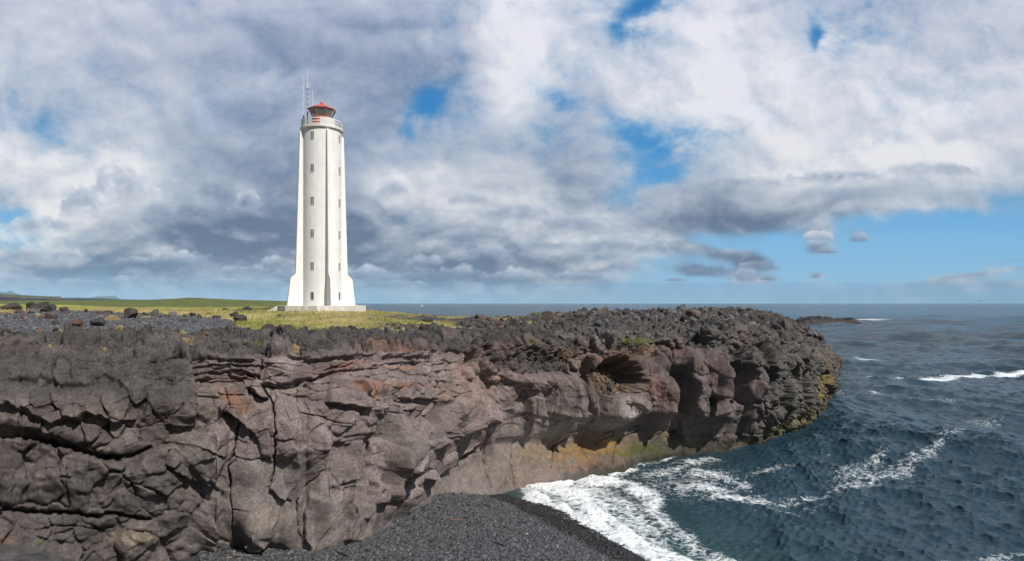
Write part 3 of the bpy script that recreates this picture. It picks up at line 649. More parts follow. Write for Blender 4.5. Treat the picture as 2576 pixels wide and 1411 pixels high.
def build_cliff():
    # columns along the course, finer where it is near and in view
    seg = np.hypot(*np.diff(_cv, axis=0).T)
    dep = np.hypot(_cv[:-1, 0]*.6, _cv[:-1, 1]); tau = _ct[:-1]
    step = np.clip(dep*.0012, .030, .3)*np.where(tau > 19.5, 1.6, 1.)*np.where((tau < 1.7) | (tau > 23.3), 5., 1.)
    cnt = np.r_[0, np.cumsum(seg/step)]; nc = int(cnt[-1])
    k = np.linspace(0, cnt[-1], nc)
    x0 = np.interp(k, cnt, _cv[:, 0]); y0 = np.interp(k, cnt, _cv[:, 1]); tt = np.interp(k, cnt, _ct)
    s = np.interp(k, cnt, np.r_[0, np.cumsum(seg)])
    # outward normal from a smoothed heading
    fine = np.arange(s[0], s[-1], .2)
    hx = np.gradient(np.interp(fine, s, x0)); hy = np.gradient(np.interp(fine, s, y0))
    ker = np.hanning(41); ker /= ker.sum()
    pad = lambda a: np.convolve(np.pad(a, 20, 'edge'), ker, 'valid')
    hx, hy = pad(hx), pad(hy); L = np.hypot(hx, hy)
    ox = np.interp(s, fine, hy/L); oy = np.interp(s, fine, -hx/L)
    # profile
    ks = sorted(_PR); prof = np.array([_PR[i] for i in ks])      # keys, 5, 2
    pr = np.stack([np.stack([np.interp(tt, ks, prof[:, j, c]) for c in (0, 1)], -1) for j in range(5)], 0)   # 5, nc, 2
    foot = np.stack([pr[0, :, 0], np.full(nc, -2.5)], -1)[None]
    def inland(q):
        oo = pr[4, :, 0]-q; x = x0+ox*oo; y = y0+oy*oo
        return np.stack([oo, ground(x, y)-(.9 if q > 8 else 0)], -1)[None]
    ctl = np.concatenate([foot, pr, inland(2.5), inland(6), inland(9)], 0)     # 9 control rows
    rows = [8, 96, 74, 120, 76, 66, 40, 14]
    O, Z = [], []
    for j, n in enumerate(rows):
        t = np.linspace(0, 1, n, endpoint=(j == len(rows)-1))[:, None]
        O.append(ctl[j, :, 0]*(1-t)+ctl[j+1, :, 0]*t); Z.append(ctl[j, :, 1]*(1-t)+ctl[j+1, :, 1]*t)
    O = np.vstack(O); Z = np.vstack(Z); nr = len(O)
    kr = np.hanning(19); kr /= kr.sum()
    for a in (O, Z):
        p = np.pad(a, ((9, 9), (0, 0)), 'edge'); a[:] = sum(kr[i]*p[i:i+nr] for i in range(19))
    X = x0+ox*O; Y = y0+oy*O
    # normals of the bare form
    def nrm(X, Y, Z):
        a = np.stack([np.gradient(q, axis=1) for q in (X, Y, Z)], -1); b = np.stack([np.gradient(q, axis=0) for q in (X, Y, Z)], -1)
        n = np.cross(a, b); return n/(np.linalg.norm(n, axis=-1)[..., None]+1e-9)
    n = nrm(X, Y, Z)
    U, V = to_px(X, Y, Z); U = U.astype(np.float32); V = V.astype(np.float32)
    dpx = (np.maximum(Y, 8)/F).astype(np.float32)          # metres per pixel there
    S = np.broadcast_to(s, X.shape).astype(np.float32)
    T = np.cumsum(np.r_[np.zeros((1, nc)), np.sqrt(np.diff(O, axis=0)**2+np.diff(Z, axis=0)**2)], 0).astype(np.float32)
    up = np.arange(nr)[:, None]+np.zeros((1, nc))
    irim = sum(rows[:5])
    wob = fbm(S*.5, T*.5, 3.3, 4, seed=61)
    # zones
    lr = np.interp(U, [-200, 0, 100, 190, 300, 455, 470, 500, 545, 590, 640, 680, 700, 720, 738, 760, 790, 850], [349, 351, 353, 355, 351, 352, 366, 371, 372, 352, 350, 352, 345, 352, 364, 396, 424, 440])
    wR = np.maximum(sstep(4, -5, V-lr+wob*9), sstep(irim-8, irim+6, up))*np.where(U < 190, sstep(6, -4, V-lr+wob*3), 1)
    wR = np.where((U > 826) | (Y > 112), np.maximum(wR, sstep(1.2, 2.6, Z+wob)), wR)
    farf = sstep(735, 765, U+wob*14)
    wslab = sstep(412, 386, V+wob*12)*sstep(200, 180, U)*(1-wR)
    wstr = sstep(408, 398, V+wob*10)*sstep(180, 200, U)*sstep(462, 448, U)*(1-wR)
    wlow = (1-wR)*(1-wslab)
    smooth = np.maximum(sstep(425, 470, V+wob*40)*sstep(420, 300, U), sstep(-8, 14, V-np.interp(U, [300, 345, 412, 476, 505, 645, 672, 760], [600, 552, 473, 452, 426, 417, 432, 440])))
    # random structure
    ontop = sstep(irim-4, irim+26, up)
    hR, rr = rubble_height(S, T, 100, 1-.15*ontop)
    hR = hR+ontop*sstep(500, 430, U)*(.85*np.abs(perlin(S*.30, T*.30, 2.2, 131))+.35*np.abs(perlin(S*.8, T*.8, 4.2, 132))-.30)
    hM, rM, eM = blocky(S, T*.62, 2.1, 210, .20, .42, .14, .05, .30)
    hM0, _, _ = blocky(S, T*.55, 3.6, 205, .25, .52, .0, .05, .25)
    hM = hM+hM0
    hM2, _, _ = blocky(S*1.0, T*.8, .80, 220, .05, .36, .09, .05, .30)
    hStr, _, eS = blocky(S*.55, T*1.9, .8, 230, .13, .16, .10, .08, .25)
    hFar, _, _ = blocky((S*.8+T*.6), (T*.8-S*.6)*.6, 1.25, 240, .16, .50, .16, .12, .5, .12)
    hF2, _, _ = blocky((S*.8+T*.6), (T*.8-S*.6)*.7, .55, 250, .06, .50, .06, .12, .5, .10)
    # hand-placed blocks, left
    ml = (U < 232) & (V > 384) & (V < 575)
    hS = np.zeros_like(U)
    uu = U[ml]+perlin(U[ml]/14, V[ml]/14, .5, 71)*4.5; vv = V[ml]+perlin(U[ml]/14, V[ml]/14, 5.5, 72)*4.5
    d1 = np.full(uu.shape, 1e9, np.float32); d2 = d1.copy(); idx = np.zeros(uu.shape, int); bx = np.zeros_like(uu); by = np.zeros_like(uu); id2 = idx.copy(); cx = bx.copy(); cy = bx.copy()
    for i, (a, b) in enumerate(SEEDS):
        dx = uu-a; dy = (vv-b)*1.15; d = np.sqrt(dx*dx+dy*dy); m = d < d1
        m2 = (d < d2) & ~m
        d2 = np.where(m, d1, np.where(m2, d, d2)); id2 = np.where(m, idx, np.where(m2, i, id2)); cx = np.where(m, bx, np.where(m2, dx, cx)); cy = np.where(m, by, np.where(m2, dy, cy))
        d1 = np.where(m, d, d1); idx = np.where(m, i, idx); bx = np.where(m, dx, bx); by = np.where(m, dy, by)
    RS = np.random.RandomState(12).rand(len(SEEDS), 3)
    e = d2-d1
    soft = sstep(430, 480, vv)
    pil = .22*(1-np.exp(-(e/4.)**1.2))
    gv = sstep(-.12, .30, perlin(U[ml]/15, V[ml]/15, 3.1, 73)+.02)
    RS2 = np.random.RandomState(13).rand(len(SEEDS))
    def face(r5, bx, by): return (r5[:, 0]-.5)*.62+((r5[:, 1]-.5)*bx*1.2+(.20+(r5[:, 2]-.5)*1.0)*by*-1)*.034
    kk = .5+.5*sstep(0, 2.6, e)
    ang = face(RS[idx], bx, by)*kk+face(RS[id2], cx, cy)*(1-kk)
    hS[ml] = (ang*(1-.35*soft)+pil*(.25+.55*soft)*(.25+.75*gv)-(.08+.30*gv)*np.exp(-(e/.9)**2)+.20*fbm(uu/22, vv/16, 2.2, 3, seed=74))*sstep(232, 214, uu)*sstep(384, 394, vv)
    hand = np.zeros_like(U); hand[ml] = sstep(232, 214, uu)*sstep(384, 394, vv)
    hslab = .26*fbm(S*.5, T*.6, .2, 5, .6, seed=77)-.07*np.exp(-(blocky(S, T, 1.5, 260, 0, 0, 0, .05, .5)[2]/.04)**2)+.05*ridged(S*1.6, T*1.6, .6, 4, seed=78)
    hsm = (.22+.30*sstep(425, 445, U)*sstep(690, 650, U))*fbm(S*.33, T*.26, 1.5, 3, seed=81)+.09*fbm(S*1.0, T*.7, 1.5, 3, seed=82)
    flute = .5*fbm(S*.55+wob*.3, T*.10, 4.4, 3, seed=83)
    under = sstep(94, 112, up)*sstep(186, 168, up)*sstep(395, 415, U)*sstep(780, 740, U)
    hBig, rB, _ = blocky(S, T, 3.1, 290, .34, .36, .25, .05, .3)
    H = wR*(hR*(1-.35*farf)+hBig*sstep(440, 520, U)*(1-.5*ontop))
    mid = wlow*(1-wstr)*(1-hand)
    hFold = folds(S, T)
    H += mid*(1-.35*farf)*hFold*(.95-.35*smooth)
    H += mid*(1-farf)*((1-smooth)*(hM*.9+hM2*.8+flute*.55)+smooth*(hsm+.25*hM*(1-smooth*.8)))
    H += mid*farf*(hFar*1.5*(1-.45*sstep(418, 432, V))+hF2*.8)
    H += wstr*(hStr*.95+hM2*.5)
    hsb, _, _ = blocky(S, T, .55, 265, .03, .25, .05, .07, .5)
    H += hand*wlow*(hFold*.45+hM2*.45)
    H += hS*wlow*(1-wstr)+wslab*(hslab+hsb*.9+hM2*.8+hM*.22)*(1-.6*hand)
    # flutes of the fallen face: upright ridges with one sharp and one slow side
    fl1 = np.interp(U+(V-400)*.04+perlin(U/18, V/18, 6.5, 99)*3.5, [478, 488, 500, 533, 536, 541, 547, 550, 553, 562, 573, 577, 598, 612, 640, 648, 660, 668.5, 671.5, 681, 683.5, 700, 702, 714, 718, 728, 741, 743.5, 756, 768],
                    [0, .5, .3, 1.0, -.3, .0, .6, -.2, .1, .2, 1.1, -1.0, -.3, .5, .2, -.3, .9, 1.1, -1.5, -1.3, .9, .6, 0, 1.3, 1.4, -1.1, -1.1, .8, .3, 0])
    fl2 = np.interp(U+perlin(U/20, V/20, 6.9, 94)*4, [284, 298, 306, 318, 326, 333, 343, 352, 356, 366, 371, 381, 383.5, 392, 402, 405, 415, 426, 430, 440], [0, .35, -.1, .3, .35, -.2, .2, .6, 0, .2, -.45, -.35, .55, .5, .8, .1, .3, .6, -.3, 0])
    wf1 = sstep(356, 380, V+wob*8)*sstep(446, 424, V+wob*6); wf2 = sstep(408, 440, V)*sstep(530, 490, V)
    H = H*(1-.2*np.maximum(wf1*sstep(478, 490, U)*sstep(768, 750, U), wf2*sstep(284, 300, U)*sstep(440, 428, U)))+fl1*wf1*.85+fl2*wf2*1.1
    H *= 1-.7*under
    H0 = H; H = np.zeros_like(H)
    # traced steps, swellings, grooves
    for pts, sg, amp, reach in STEPS:
        p = np.array(pts); pad_ = reach*2.2+3
        m = (U > p[:, 0].min()-pad_) & (U < p[:, 0].max()+pad_) & (V > p[:, 1].min()-pad_) & (V < p[:, 1].max()+pad_)
        if not m.any(): continue
        w1 = perlin(U[m]/8, V[m]/8, 2.5, 91)*1.8+perlin(U[m]/3, V[m]/3, 2.5, 92)*.18; w2 = perlin(U[m]/7, V[m]/7, 8.5, 93)*1.6
        d, side, t = poly_dist(U[m]+w1, V[m]+w2, pts)
        end = sstep(0, .10, t)*sstep(1, .90, t)
        sd = d*side*sg; k = sstep(-.9, 1.5, sd)
        H[m] += amp*(1.3 if p[:, 0].max() < 500 else 1.2)*(k*np.exp(-np.maximum(sd, 0)/reach*1.5)-(1-k)*.20*np.exp(-d/3.5))*end
    for b in BULGES:
        m, g = in_ellipse(U, V, lambda q: np.exp(-q**1.15), b)
        if g is not None: H[m] += b[5]*g*(1.5 if b[1] > 430 else 1.15)
    for pts, w, dp in CRACKS:
        p = np.array(pts); pad_ = w*4+4
        m = (U > p[:, 0].min()-pad_) & (U < p[:, 0].max()+pad_) & (V > p[:, 1].min()-pad_) & (V < p[:, 1].max()+pad_)
        if not m.any(): continue
        w1 = perlin(U[m]/6, V[m]/6, 3.5, 95)*1.6+perlin(U[m]/2.2, V[m]/2.2, 3.5, 97)*.22; w2 = perlin(U[m]/5, V[m]/5, 9.5, 96)*1.5
        d, _, t = poly_dist(U[m]+w1, V[m]+w2, pts)
        ww = np.maximum(w*(.7+.8*np.abs(perlin(U[m]/9, V[m]/9, 4.5, 98))), .55)
        H[m] -= dp*np.exp(-(d/ww)**2)
    H = H0+H*(1-.85*under)*(1-.92*ontop)
    # the small red cave
    qc = ((U-616)/21.)**2+((V-377)/20.)**2+wob*.5+.35*fbm(U/5., V/5., 1.1, 3, seed=133)
    inside = sstep(1.06, .88, qc)
    cave_b, rc, _ = blocky(S, T, .6, 270, .16, .6, .12, .12, .35, .2)
    floor_ = sstep(-2, 14, (V-378)+(U-618)*-.50)
    H = np.where(inside > 0, H*(1-inside)+inside*(-2.3+1.3*floor_+cave_b*(.7+.9*floor_)), H)
    H += .035*fbm(S*2.4, T*2.4, .7, 4, .6, seed=87)*(1+.8*(1-smooth))+.02*ridged(S*5, T*5, .3, 3, seed=88)*(1-smooth*.7)
    H *= sstep(0, 14, up)*.97+.03
    H *= sstep(nr-1, nr-12, up)
    X2 = X+n[..., 0]*H; Y2 = Y+n[..., 1]*H; Z2 = Z+n[..., 2]*H
    n2 = nrm(X2, Y2, Z2); kc = clinker(X2, Y2, Z2)*np.maximum(wR+(.16*(1-smooth)+.34*wslab)*(1-wR), inside*1.3)*(1+.7*sstep(60, 110, Y))*sstep(0, 20, up)*sstep(nr-1, nr-12, up)
    X2 = X2+n2[..., 0]*kc; Y2 = Y2+n2[..., 1]*kc; Z2 = Z2+n2[..., 2]*kc
    m = (inside > .6) & (floor_ > .15); CAVE.append(np.stack([X2[m], Y2[m], Z2[m]], -1))
    # ---- colour of the rock itself
    nb = fbm(S*.22, T*.3, 9.1, 4, seed=62)[..., None]; nb2 = fbm(S*.9, T*.9, 4.1, 4, seed=63)[..., None]
    black = np.array([.050, .046, .043])*(1+.35*sstep(420, 200, U)[..., None]); slab = np.array([.066, .062, .059]); brown = np.array([.190, .156, .144]); grey = np.array([.172, .155, .143]); mauve = np.array([.178, .138, .134])
    pick = np.clip(.5+nb*1.6, 0, 1)
    c = brown*(1-pick)+mauve*pick
    c = c*(1-smooth[..., None]*.55)+grey*(smooth[..., None]*.55)
    c = c*(.94+.42*nb2)
    c = c*(1+.34*(rM[..., 3:4]-.5)*(1-.5*smooth[..., None]))
    cb = np.ones_like(U); cb[ml] = 1+.44*(RS2[idx]-.5); c = c*cb[..., None]
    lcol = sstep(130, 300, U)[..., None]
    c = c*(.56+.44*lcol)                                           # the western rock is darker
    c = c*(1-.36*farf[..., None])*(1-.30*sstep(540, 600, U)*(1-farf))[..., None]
    spk = (fbm(S*3, T*3, 5.1, 4, .7, seed=66))[..., None]
    c = c*(1-wslab[..., None])+slab*(1+.6*nb2+.7*spk)*wslab[..., None]
    br = np.clip(sstep(-.05, .32, nb[..., 0]+.25*nb2[..., 0])*sstep(1, 0, np.abs(V-345)/40.), 0, 1)[..., None]
    rb = black*(1-br)+np.array([.078, .062, .056])*br
    rb = rb*(.82+.5*rr[..., 3:4])
    gb = sstep(540, 600, U)[..., None]*sstep(326, 342, V)[..., None]
    rb = rb*(1+.55*gb)
    c = c*(1-wR[..., None])+rb*wR[..., None]
    dark = sstep(.1, .5, fbm(S*.5, T*.22, 2.1, 4, seed=64)-(V-385)/160.)[..., None]*(1-wR[..., None])*.5
    c = c*(1-dark)+np.array([.062, .060, .058])*dark
    brk = fbm(U/9., V/5., 7.7, 4, .6, seed=65)
    for st in STAINS_SHADE:
        m, g = in_ellipse(U, V, lambda q: np.exp(-q*.9), st)
        if g is None: continue
        k = np.clip(st[6]*g*(1+brk[m]*1.8), 0, 1)[:, None]; c[m] = c[m]*(1-k)+np.array(st[5])*k
    # tide band: dark weed and wet rock at the water, painted shade under the point
    wet = sstep(.7, .05, Z2+nb2[..., 0]*.5)*sstep(548, 600, U)
    c = c*(1-.72*wet[..., None])+np.array([.02, .024, .012])*.72*wet[..., None]
    w2 = sstep(2.4, .7, Z2+nb2[..., 0]*1.4)*sstep(636, 668, U)*.6  # brown wet rock, darkened further to stand in for shadow at the foot
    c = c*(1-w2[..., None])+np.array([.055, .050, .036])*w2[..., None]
    och = sstep(1.7, .4, Z2+nb2[..., 0]*2.2)*sstep(806, 822, U)*.75
    c = c*(1-och[..., None])+np.array([.15, .112, .045])*och[..., None]
    co = np.stack([X2, Y2, Z2], -1).reshape(-1, 3)
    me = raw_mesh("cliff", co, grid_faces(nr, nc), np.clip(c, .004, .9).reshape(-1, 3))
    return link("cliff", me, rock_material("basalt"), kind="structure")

build_cliff()

# ---------------------------------------------------------------- the land behind the rim
def land_mask(x, y):
    """gravel, rock and grass shares of the ground at x, y"""
    U, V = to_px(x, y, ground(x, y))
    w = fbm(x*.12, y*.12, .5, 4, seed=301); w2 = fbm(x*.5, y*.5, .5, 4, seed=302)
    lo = np.interp(U, [-300, 0, 20, 40, 60, 120, 150, 185, 210, 228, 240], [338, 331, 340, 344, 339, 334, 332, 337, 334, 328, 320])
    hi = np.interp(U, [-300, 0, 60, 110, 160, 200, 228, 240], [313, 314, 311.5, 313.5, 314.5, 317, 320, 322])
    grav = sstep(-1.2, 1.2, V-hi+w*3)*sstep(2.0, -2.0, V-lo+w*6+w2*4)*sstep(240, 230, U+w*14)
    # rock: the brow of the cliff, patches in the turf and the whole eastern point
    brow = np.interp(U, [-300, 0, 100, 180, 235, 262, 300, 345, 380, 410, 440, 470, 500, 540, 590, 620], [335, 330, 330, 329, 325, 334, 331, 330, 330, 331, 331, 330, 327, 320, 312, 300])
    rock = sstep(-2.2, 2.2, V-brow+w*7+w2*3)
    rock = np.maximum(rock, sstep(560, 610, U-w*40))
    patch = sstep(-.06, .08, fbm(x*.09+3, y*.22, 1.5, 4, seed=305)+.18*w2)*sstep(308, 313, V)*sstep(330, 420, U+w2*30)
    patch = np.maximum(patch, sstep(.04, .20, fbm(x*.16+9, y*.3, 2.5, 4, seed=306)+.18*w2)*sstep(215, 245, U)*sstep(322, 312, V)*sstep(306, 309, V))
    patch = patch*sstep(6.5, 10, np.hypot(x+22.8, y-76.8))
    rock = np.maximum(rock*(1-grav), patch)
    return grav, np.clip(rock, 0, 1), U, V, w, w2


def build_land():
    u = np.concatenate([np.linspace(-420, -12, 120)[:-1], np.linspace(-12, 850, 1300)])
    d = [25.]
    while d[-1] < 240: d.append(d[-1]*1.0052)
    while d[-1] < 850: d.append(d[-1]*1.03)
    d = np.array(d)
    D, UU = np.meshgrid(d, u, indexing='ij')
    X = (UU-512)/F*D; Y = D
    cd = coast_dist(X, Y)
    G0 = ground(X, Y)
    grav, rock, U, V, w, w2 = land_mask(X, Y)
    rock = np.maximum(rock, sstep(14, 9, cd)*(Y > 100)*(X < 12)*sstep(700, 300, Y))
    hR, rr = rubble_height(X*.9, Y*.9, 400, .9)
    lum = .75*np.abs(perlin(X*.30, Y*.30, 2.2, 331))+.3*np.abs(perlin(X*.8, Y*.8, 4.2, 332))-.3
    big = fbm(X*.28, Y*.28, .5, 4, seed=310)
    mound = sstep(.0, .35, big)
    near = sstep(52, 40, Y)*sstep(250, 180, U)
    far = sstep(60, 110, Y)
    Z = G0+rock*(1-.55*sstep(54, 60, Y)*sstep(560, 500, U))*(hR*(.75+.1*near)*(1-.35*far)-.12+.62*np.maximum(big, -.2)*(1+.5*near)*(1-.5*far)+lum*sstep(60, 46, Y)*sstep(480, 420, U))
    Z += grav*(.03*fbm(X*2, Y*2, .3, 4, seed=311)+.06*w)
    turf = np.clip(1-grav-rock, 0, 1)
    Z += turf*(.10*fbm(X*.35, Y*.35, .9, 4, seed=312)+.05*fbm(X*1.6, Y*1.6, .9, 3, seed=313))*sstep(400, 150, Y)
    # little cliffs of bare soil in the turf
    edge = sstep(6.0, 9.0, cd+w2*.6)
    front = (Y < 112) & (X > -60)
    Z = np.where(front, Z-(1-edge)*(1.6+9*sstep(6.5, 4.6, cd)), Z-sstep(16, 0, cd)*(Z+3))
    Z = np.where(cd < 4.4, -3, Z)
    gx = np.stack([np.gradient(q, axis=1) for q in (X, Y, Z)], -1); gy = np.stack([np.gradient(q, axis=0) for q in (X, Y, Z)], -1)
    nn = np.cross(gx, gy); nn /= np.linalg.norm(nn, axis=-1)[..., None]+1e-9
    kc = clinker(X, Y, Z, 7)*rock*(Y < 160)*(1+.5*far)*edge
    Xd, Yd, Zd = X+nn[..., 0]*kc, Y+nn[..., 1]*kc, Z+nn[..., 2]*kc
    # colours
    dry = np.array([.44, .34, .16]); green = np.array([.27, .255, .07]); lush = np.array([.075, .105, .018]); hill = np.array([.095, .108, .024])
    k = np.clip(.45+w*1.3+w2*.5, 0, 1)[..., None]
    g = green*(1-k)+dry*k
    me_ = (sstep(80, 110, Y)*sstep(165, 130, Y)*sstep(300, 250, U))[..., None]
    mead = np.array([.31, .29, .065])*(1-k*.5)+np.array([.23, .25, .05])*k*.5
    g = g*(1-me_)+mead*me_
    hl = sstep(126, 137, Y+w*12)[..., None]*sstep(345, 300, U)[..., None]
    g = g*(1-hl)+(hill*(1+.5*w2[..., None]))*hl
    nr_ = sstep(80, 70, Y)[..., None]
    spk = (np.random.RandomState(5).rand(*X.shape) > .955)[..., None]*sstep(90, 60, Y)[..., None]*turf[..., None]
    g = g*(1-.7*spk)+np.array([.42, .36, .24])*.7*spk
    g = g*(1-(nr_*k)*.25)+np.array([.27, .21, .10])*nr_*k*.25
    c = g
    rv = np.array([.053, .048, .045])*(.8+.5*rr[..., 3:4])
    red = sstep(.1, .4, fbm(X*.4, Y*.4, 3.5, 3, seed=320))[..., None]*near[..., None]
    rv = rv*(1-red*.6)+np.array([.075, .050, .042])*red*.6
    c = c*(1-rock[..., None])+rv*rock[..., None]
    gv = np.array([.092, .096, .104])*(1+.5*w2[..., None])
    c = c*(1-grav[..., None])+gv*grav[..., None]
    soil = (sstep(.55, .85, rock)*sstep(.2, .5, turf+.3)*.0)[..., None]
    me = raw_mesh("terrain", np.stack([Xd, Yd, Zd], -1).reshape(-1, 3), grid_faces(len(d), len(u))[:, ::1], np.clip(c, .004, .9).reshape(-1, 3))
    link("terrain", me, rock_material("ground", s1=.35, s2=6., bump=.4, speck=False), kind="structure")
    return (u, d, Z)

LAND = build_land()

def land_z(x, y):
    u, d, Z = LAND
    uu = np.interp(512+F*np.asarray(x, float)/np.asarray(y, float), u, np.arange(len(u))); dd = np.interp(y, d, np.arange(len(d)))
    i = np.clip(dd.astype(int) if hasattr(dd, 'astype') else int(dd), 0, len(d)-2); j = np.clip(uu.astype(int) if hasattr(uu, 'astype') else int(uu), 0, len(u)-2)
    a = dd-i; b = uu-j
    return (Z[i, j]*(1-b)+Z[i, j+1]*b)*(1-a)+(Z[i+1, j]*(1-b)+Z[i+1, j+1]*b)*a


def on_land(px, py, lo=30., hi=130.):
    """depth and point where the line of sight through px, py meets the ground"""
    d = np.linspace(lo, hi, 900); x = (px-512)/F*d
    z = ground(x, d); row = HOR+F*(EYE-z)/d
    k = np.nonzero(row <= py)[0]
    i = k[0] if len(k) else int(np.argmin(np.abs(row-py)))
    return np.array([x[i], d[i], float(land_z(np.array([x[i]]), np.array([d[i]]))[0])])

# ---------------------------------------------------------------- the beach
W0 = np.array([.86, 46.1]); W1 = np.array([8.3, 34.5])          # the water's edge
_wd = (W1-W0)/np.linalg.norm(W1-W0); _wn = np.array([_wd[1], -_wd[0]])   # towards the land
if _wn[0] > 0: _wn = -_wn

def shore(x, y):
    """metres up the beach from the water's edge"""
    return (x-W0[0])*_wn[0]+(y-W0[1])*_wn[1]

def beach_z(x, y):
    t = (x-W0[0])*_wd[0]+(y-W0[1])*_wd[1]
    s = shore(x, y)+.45*fbm(x*.16, y*.16, .4, 3, seed=501)-.17*np.maximum(3.0-t, 0)**1.5-.045*np.maximum(t-8, 0)**2
    z = np.where(s > 0, .17*s-.0024*s*s, .17*s)
    return z+.10*fbm(x*.25, y*.25, 3.4, 3, seed=502)*sstep(1, 5, s)+.30*np.exp(-((x+13)**2+(y-28.4)**2)/9.)+.38*np.exp(-((x+5)**2+(y-41)**2)/18.)


def build_beach():
    x = np.arange(-34, 16, .12); y = np.arange(18, 54, .12)
    X, Y = np.meshgrid(x, y)
    Z = beach_z(X, Y)
    s = shore(X, Y)
    wet = sstep(3.4, 2.2, s+.6*fbm(X*.5, Y*.5, .4, 3, seed=503))
    c = np.array([.040, .041, .044])*(1-.65*wet[..., None])
    me = raw_mesh("beach", np.stack([X, Y, Z-.03], -1).reshape(-1, 3), grid_faces(len(y), len(x)), c.reshape(-1, 3))
    link("beach", me, rock_material("beach_grit", s1=1, s2=18, bump=.8, speck=False), kind="structure")
    # the stones
    rg = np.random.RandomState(77)
    n = 95000
    px = rg.uniform(-20, 11, n*3); py = rg.uniform(26, 51, n*3)
    s = shore(px, py)
    U = 512+F*px/py
    keep = (s > -1.0) & (s < 22) & (U > 190) & (U < 680)
    # nothing behind the foot of the cliff
    keep &= coast_dist(px, py) < 3.2
    px, py, s = px[keep][:n], py[keep][:n], s[keep][:n]; n = len(px)
    size = .038+.044*rg.rand(n)**2+.09*(rg.rand(n) > .965)*rg.rand(n)
    size *= np.where(s < 3, .85, 1.)
    z = beach_z(px, py)+size*.25
    wet = sstep(3.1, 2.1, s+.6*fbm(px*.5, py*.5, .4, 3, seed=503))
    v = rg.rand(n)
    c = np.array([.064, .066, .071])[None]*(.30+1.3*v[:, None]**1.2)
    pale = (rg.rand(n) > .985)[:, None]
    c = np.where(pale, np.array([.20, .19, .18])*(.6+.6*v[:, None]), c)
    c = c*(1-.80*wet[:, None])
    kelp = ((fbm(px*.9, py*.9, 4.4, 4, seed=505) > .27) & (wet > .3) & (rg.rand(n) > .55))[:, None]
    c = np.where(kelp, np.array([.050, .022, .008])*(.6+v[:, None]), c)
    scale = np.stack([size*rg.uniform(.9, 1.5, n), size*rg.uniform(.8, 1.2, n), size*rg.uniform(.5, .9, n)], -1)
    v0, f0 = ico(1)
    me = scatter_mesh("pebbles", [(v0, f0)], np.stack([px, py, z], -1).astype(np.float32), scale.astype(np.float32), rg, c, flat=True, smooth=True)
    me.attributes.new("wet", 'FLOAT', 'POINT').data.foreach_set("value", np.repeat(wet, len(v0)).astype(np.float32))
    m, nt, bs = new_mat("pebble")
    at = N(nt, "ShaderNodeAttribute", attribute_name="tint"); aw = N(nt, "ShaderNodeAttribute", attribute_name="wet")
    r = N(nt, "ShaderNodeMapRange", {"Value": aw.outputs["Fac"], "To Min": .75, "To Max": .16})
    nt.links.new(at.outputs["Color"], bs.inputs["Base Color"]); nt.links.new(r.outputs[0], bs.inputs["Roughness"])
    link("pebbles", me, m, kind="stuff")

build_beach()


# ---------------------------------------------------------------- the sea
FOAM = [
 (590, 492, 60, 16, 25, .66), (640, 520, 50, 22, 40, .56), (690, 480, 70, 22, 5, .36),
 (540, 497, 14, 7, 30, .93), (566, 507, 20, 8, 33, .93), (596, 521, 22, 9, 33, .92), (626, 536, 22, 9, 36, .92), (654, 553, 20, 9, 40, .92), (678, 568, 20, 8, 40, .92),  # column, row, half-widths, tilt, cover of white water on the surface
 (545, 485, 24, 9, 15, 1.0), (575, 492, 34, 12, 20, 1.0), (600, 478, 34, 8, 5, .95), (560, 478, 22, 7, 0, 1.0), (600, 512, 32, 10, 33, 1.0), (632, 535, 34, 9, 38, 1.0), (655, 556, 30, 8, 38, .95), (680, 572, 30, 8, 38, .9), (640, 488, 24, 9, 20, .8), (655, 503, 18, 12, 50, .75), (622, 500, 22, 6, 25, .65),
 (668, 520, 16, 10, 60, .62), (690, 540, 26, 8, 35, .58), (725, 556, 40, 8, 12, .55), (665, 470, 34, 5, -8, .50), (700, 462, 26, 4, -5, .58), (710, 474, 36, 5, 5, .60), (700, 487, 40, 6, 5, .60), (735, 495, 34, 5, 2, .66), (738, 480, 22, 6, 20, .55), (765, 470, 30, 5, -12, .40), (762, 499, 22, 3, -2, .55), (640, 462, 30, 4, -10, .42),
 (800, 496, 44, 4.5, -5, .40), (848, 484, 34, 7, -18, .46), (870, 476, 32, 9, -20, .48), (852, 470, 28, 10, -18, .42), (900, 467, 32, 8, -24, .46), (930, 456, 30, 7, -26, .42), (958, 444, 24, 5.5, -26, .37), (870, 460, 20, 4, -10, .40), (985, 415, 22, 3.5, 5, .34), (790, 505, 50, 4, -3, .28),
 (882, 377.6, 22, 2.2, 0, 1.0), (900, 377.2, 22, 2.4, 0, 1.0), (925, 376.3, 34, 2.0, -2, 1.0), (965, 374.4, 40, 1.2, -2, 1.0), (1010, 372.6, 40, 1.1, -1, 1.0), (1090, 371.4, 60, 1.1, 0, 1.0), (868, 359, 16, 1.4, 2, .6), (876, 393, 14, 2.2, 8, .38), (940, 400, 30, 2.4, 4, .30), (870, 319.5, 20, .8, 0, .8), (905, 320, 14, .5, 0, .55), (815, 322.6, 10, .6, 0, .9), (840, 323.2, 14, .5, 0, .8), (885, 322.5, 20, .4, 0, .55),
 (990, 553, 50, 5, -6, .42), (1040, 560, 50, 8, -10, .46), (960, 562, 40, 5, -4, .36), (818, 404, 4, 1.2, -20, .9), (830, 372, 6, .9, 0, .6), (665, 459, 14, 1.6, -8, .7), (620, 470, 16, 3.5, -4, .9), (905, 312, 40, .4, 0, .3), (840, 392, 7, 3, 0, .3)]


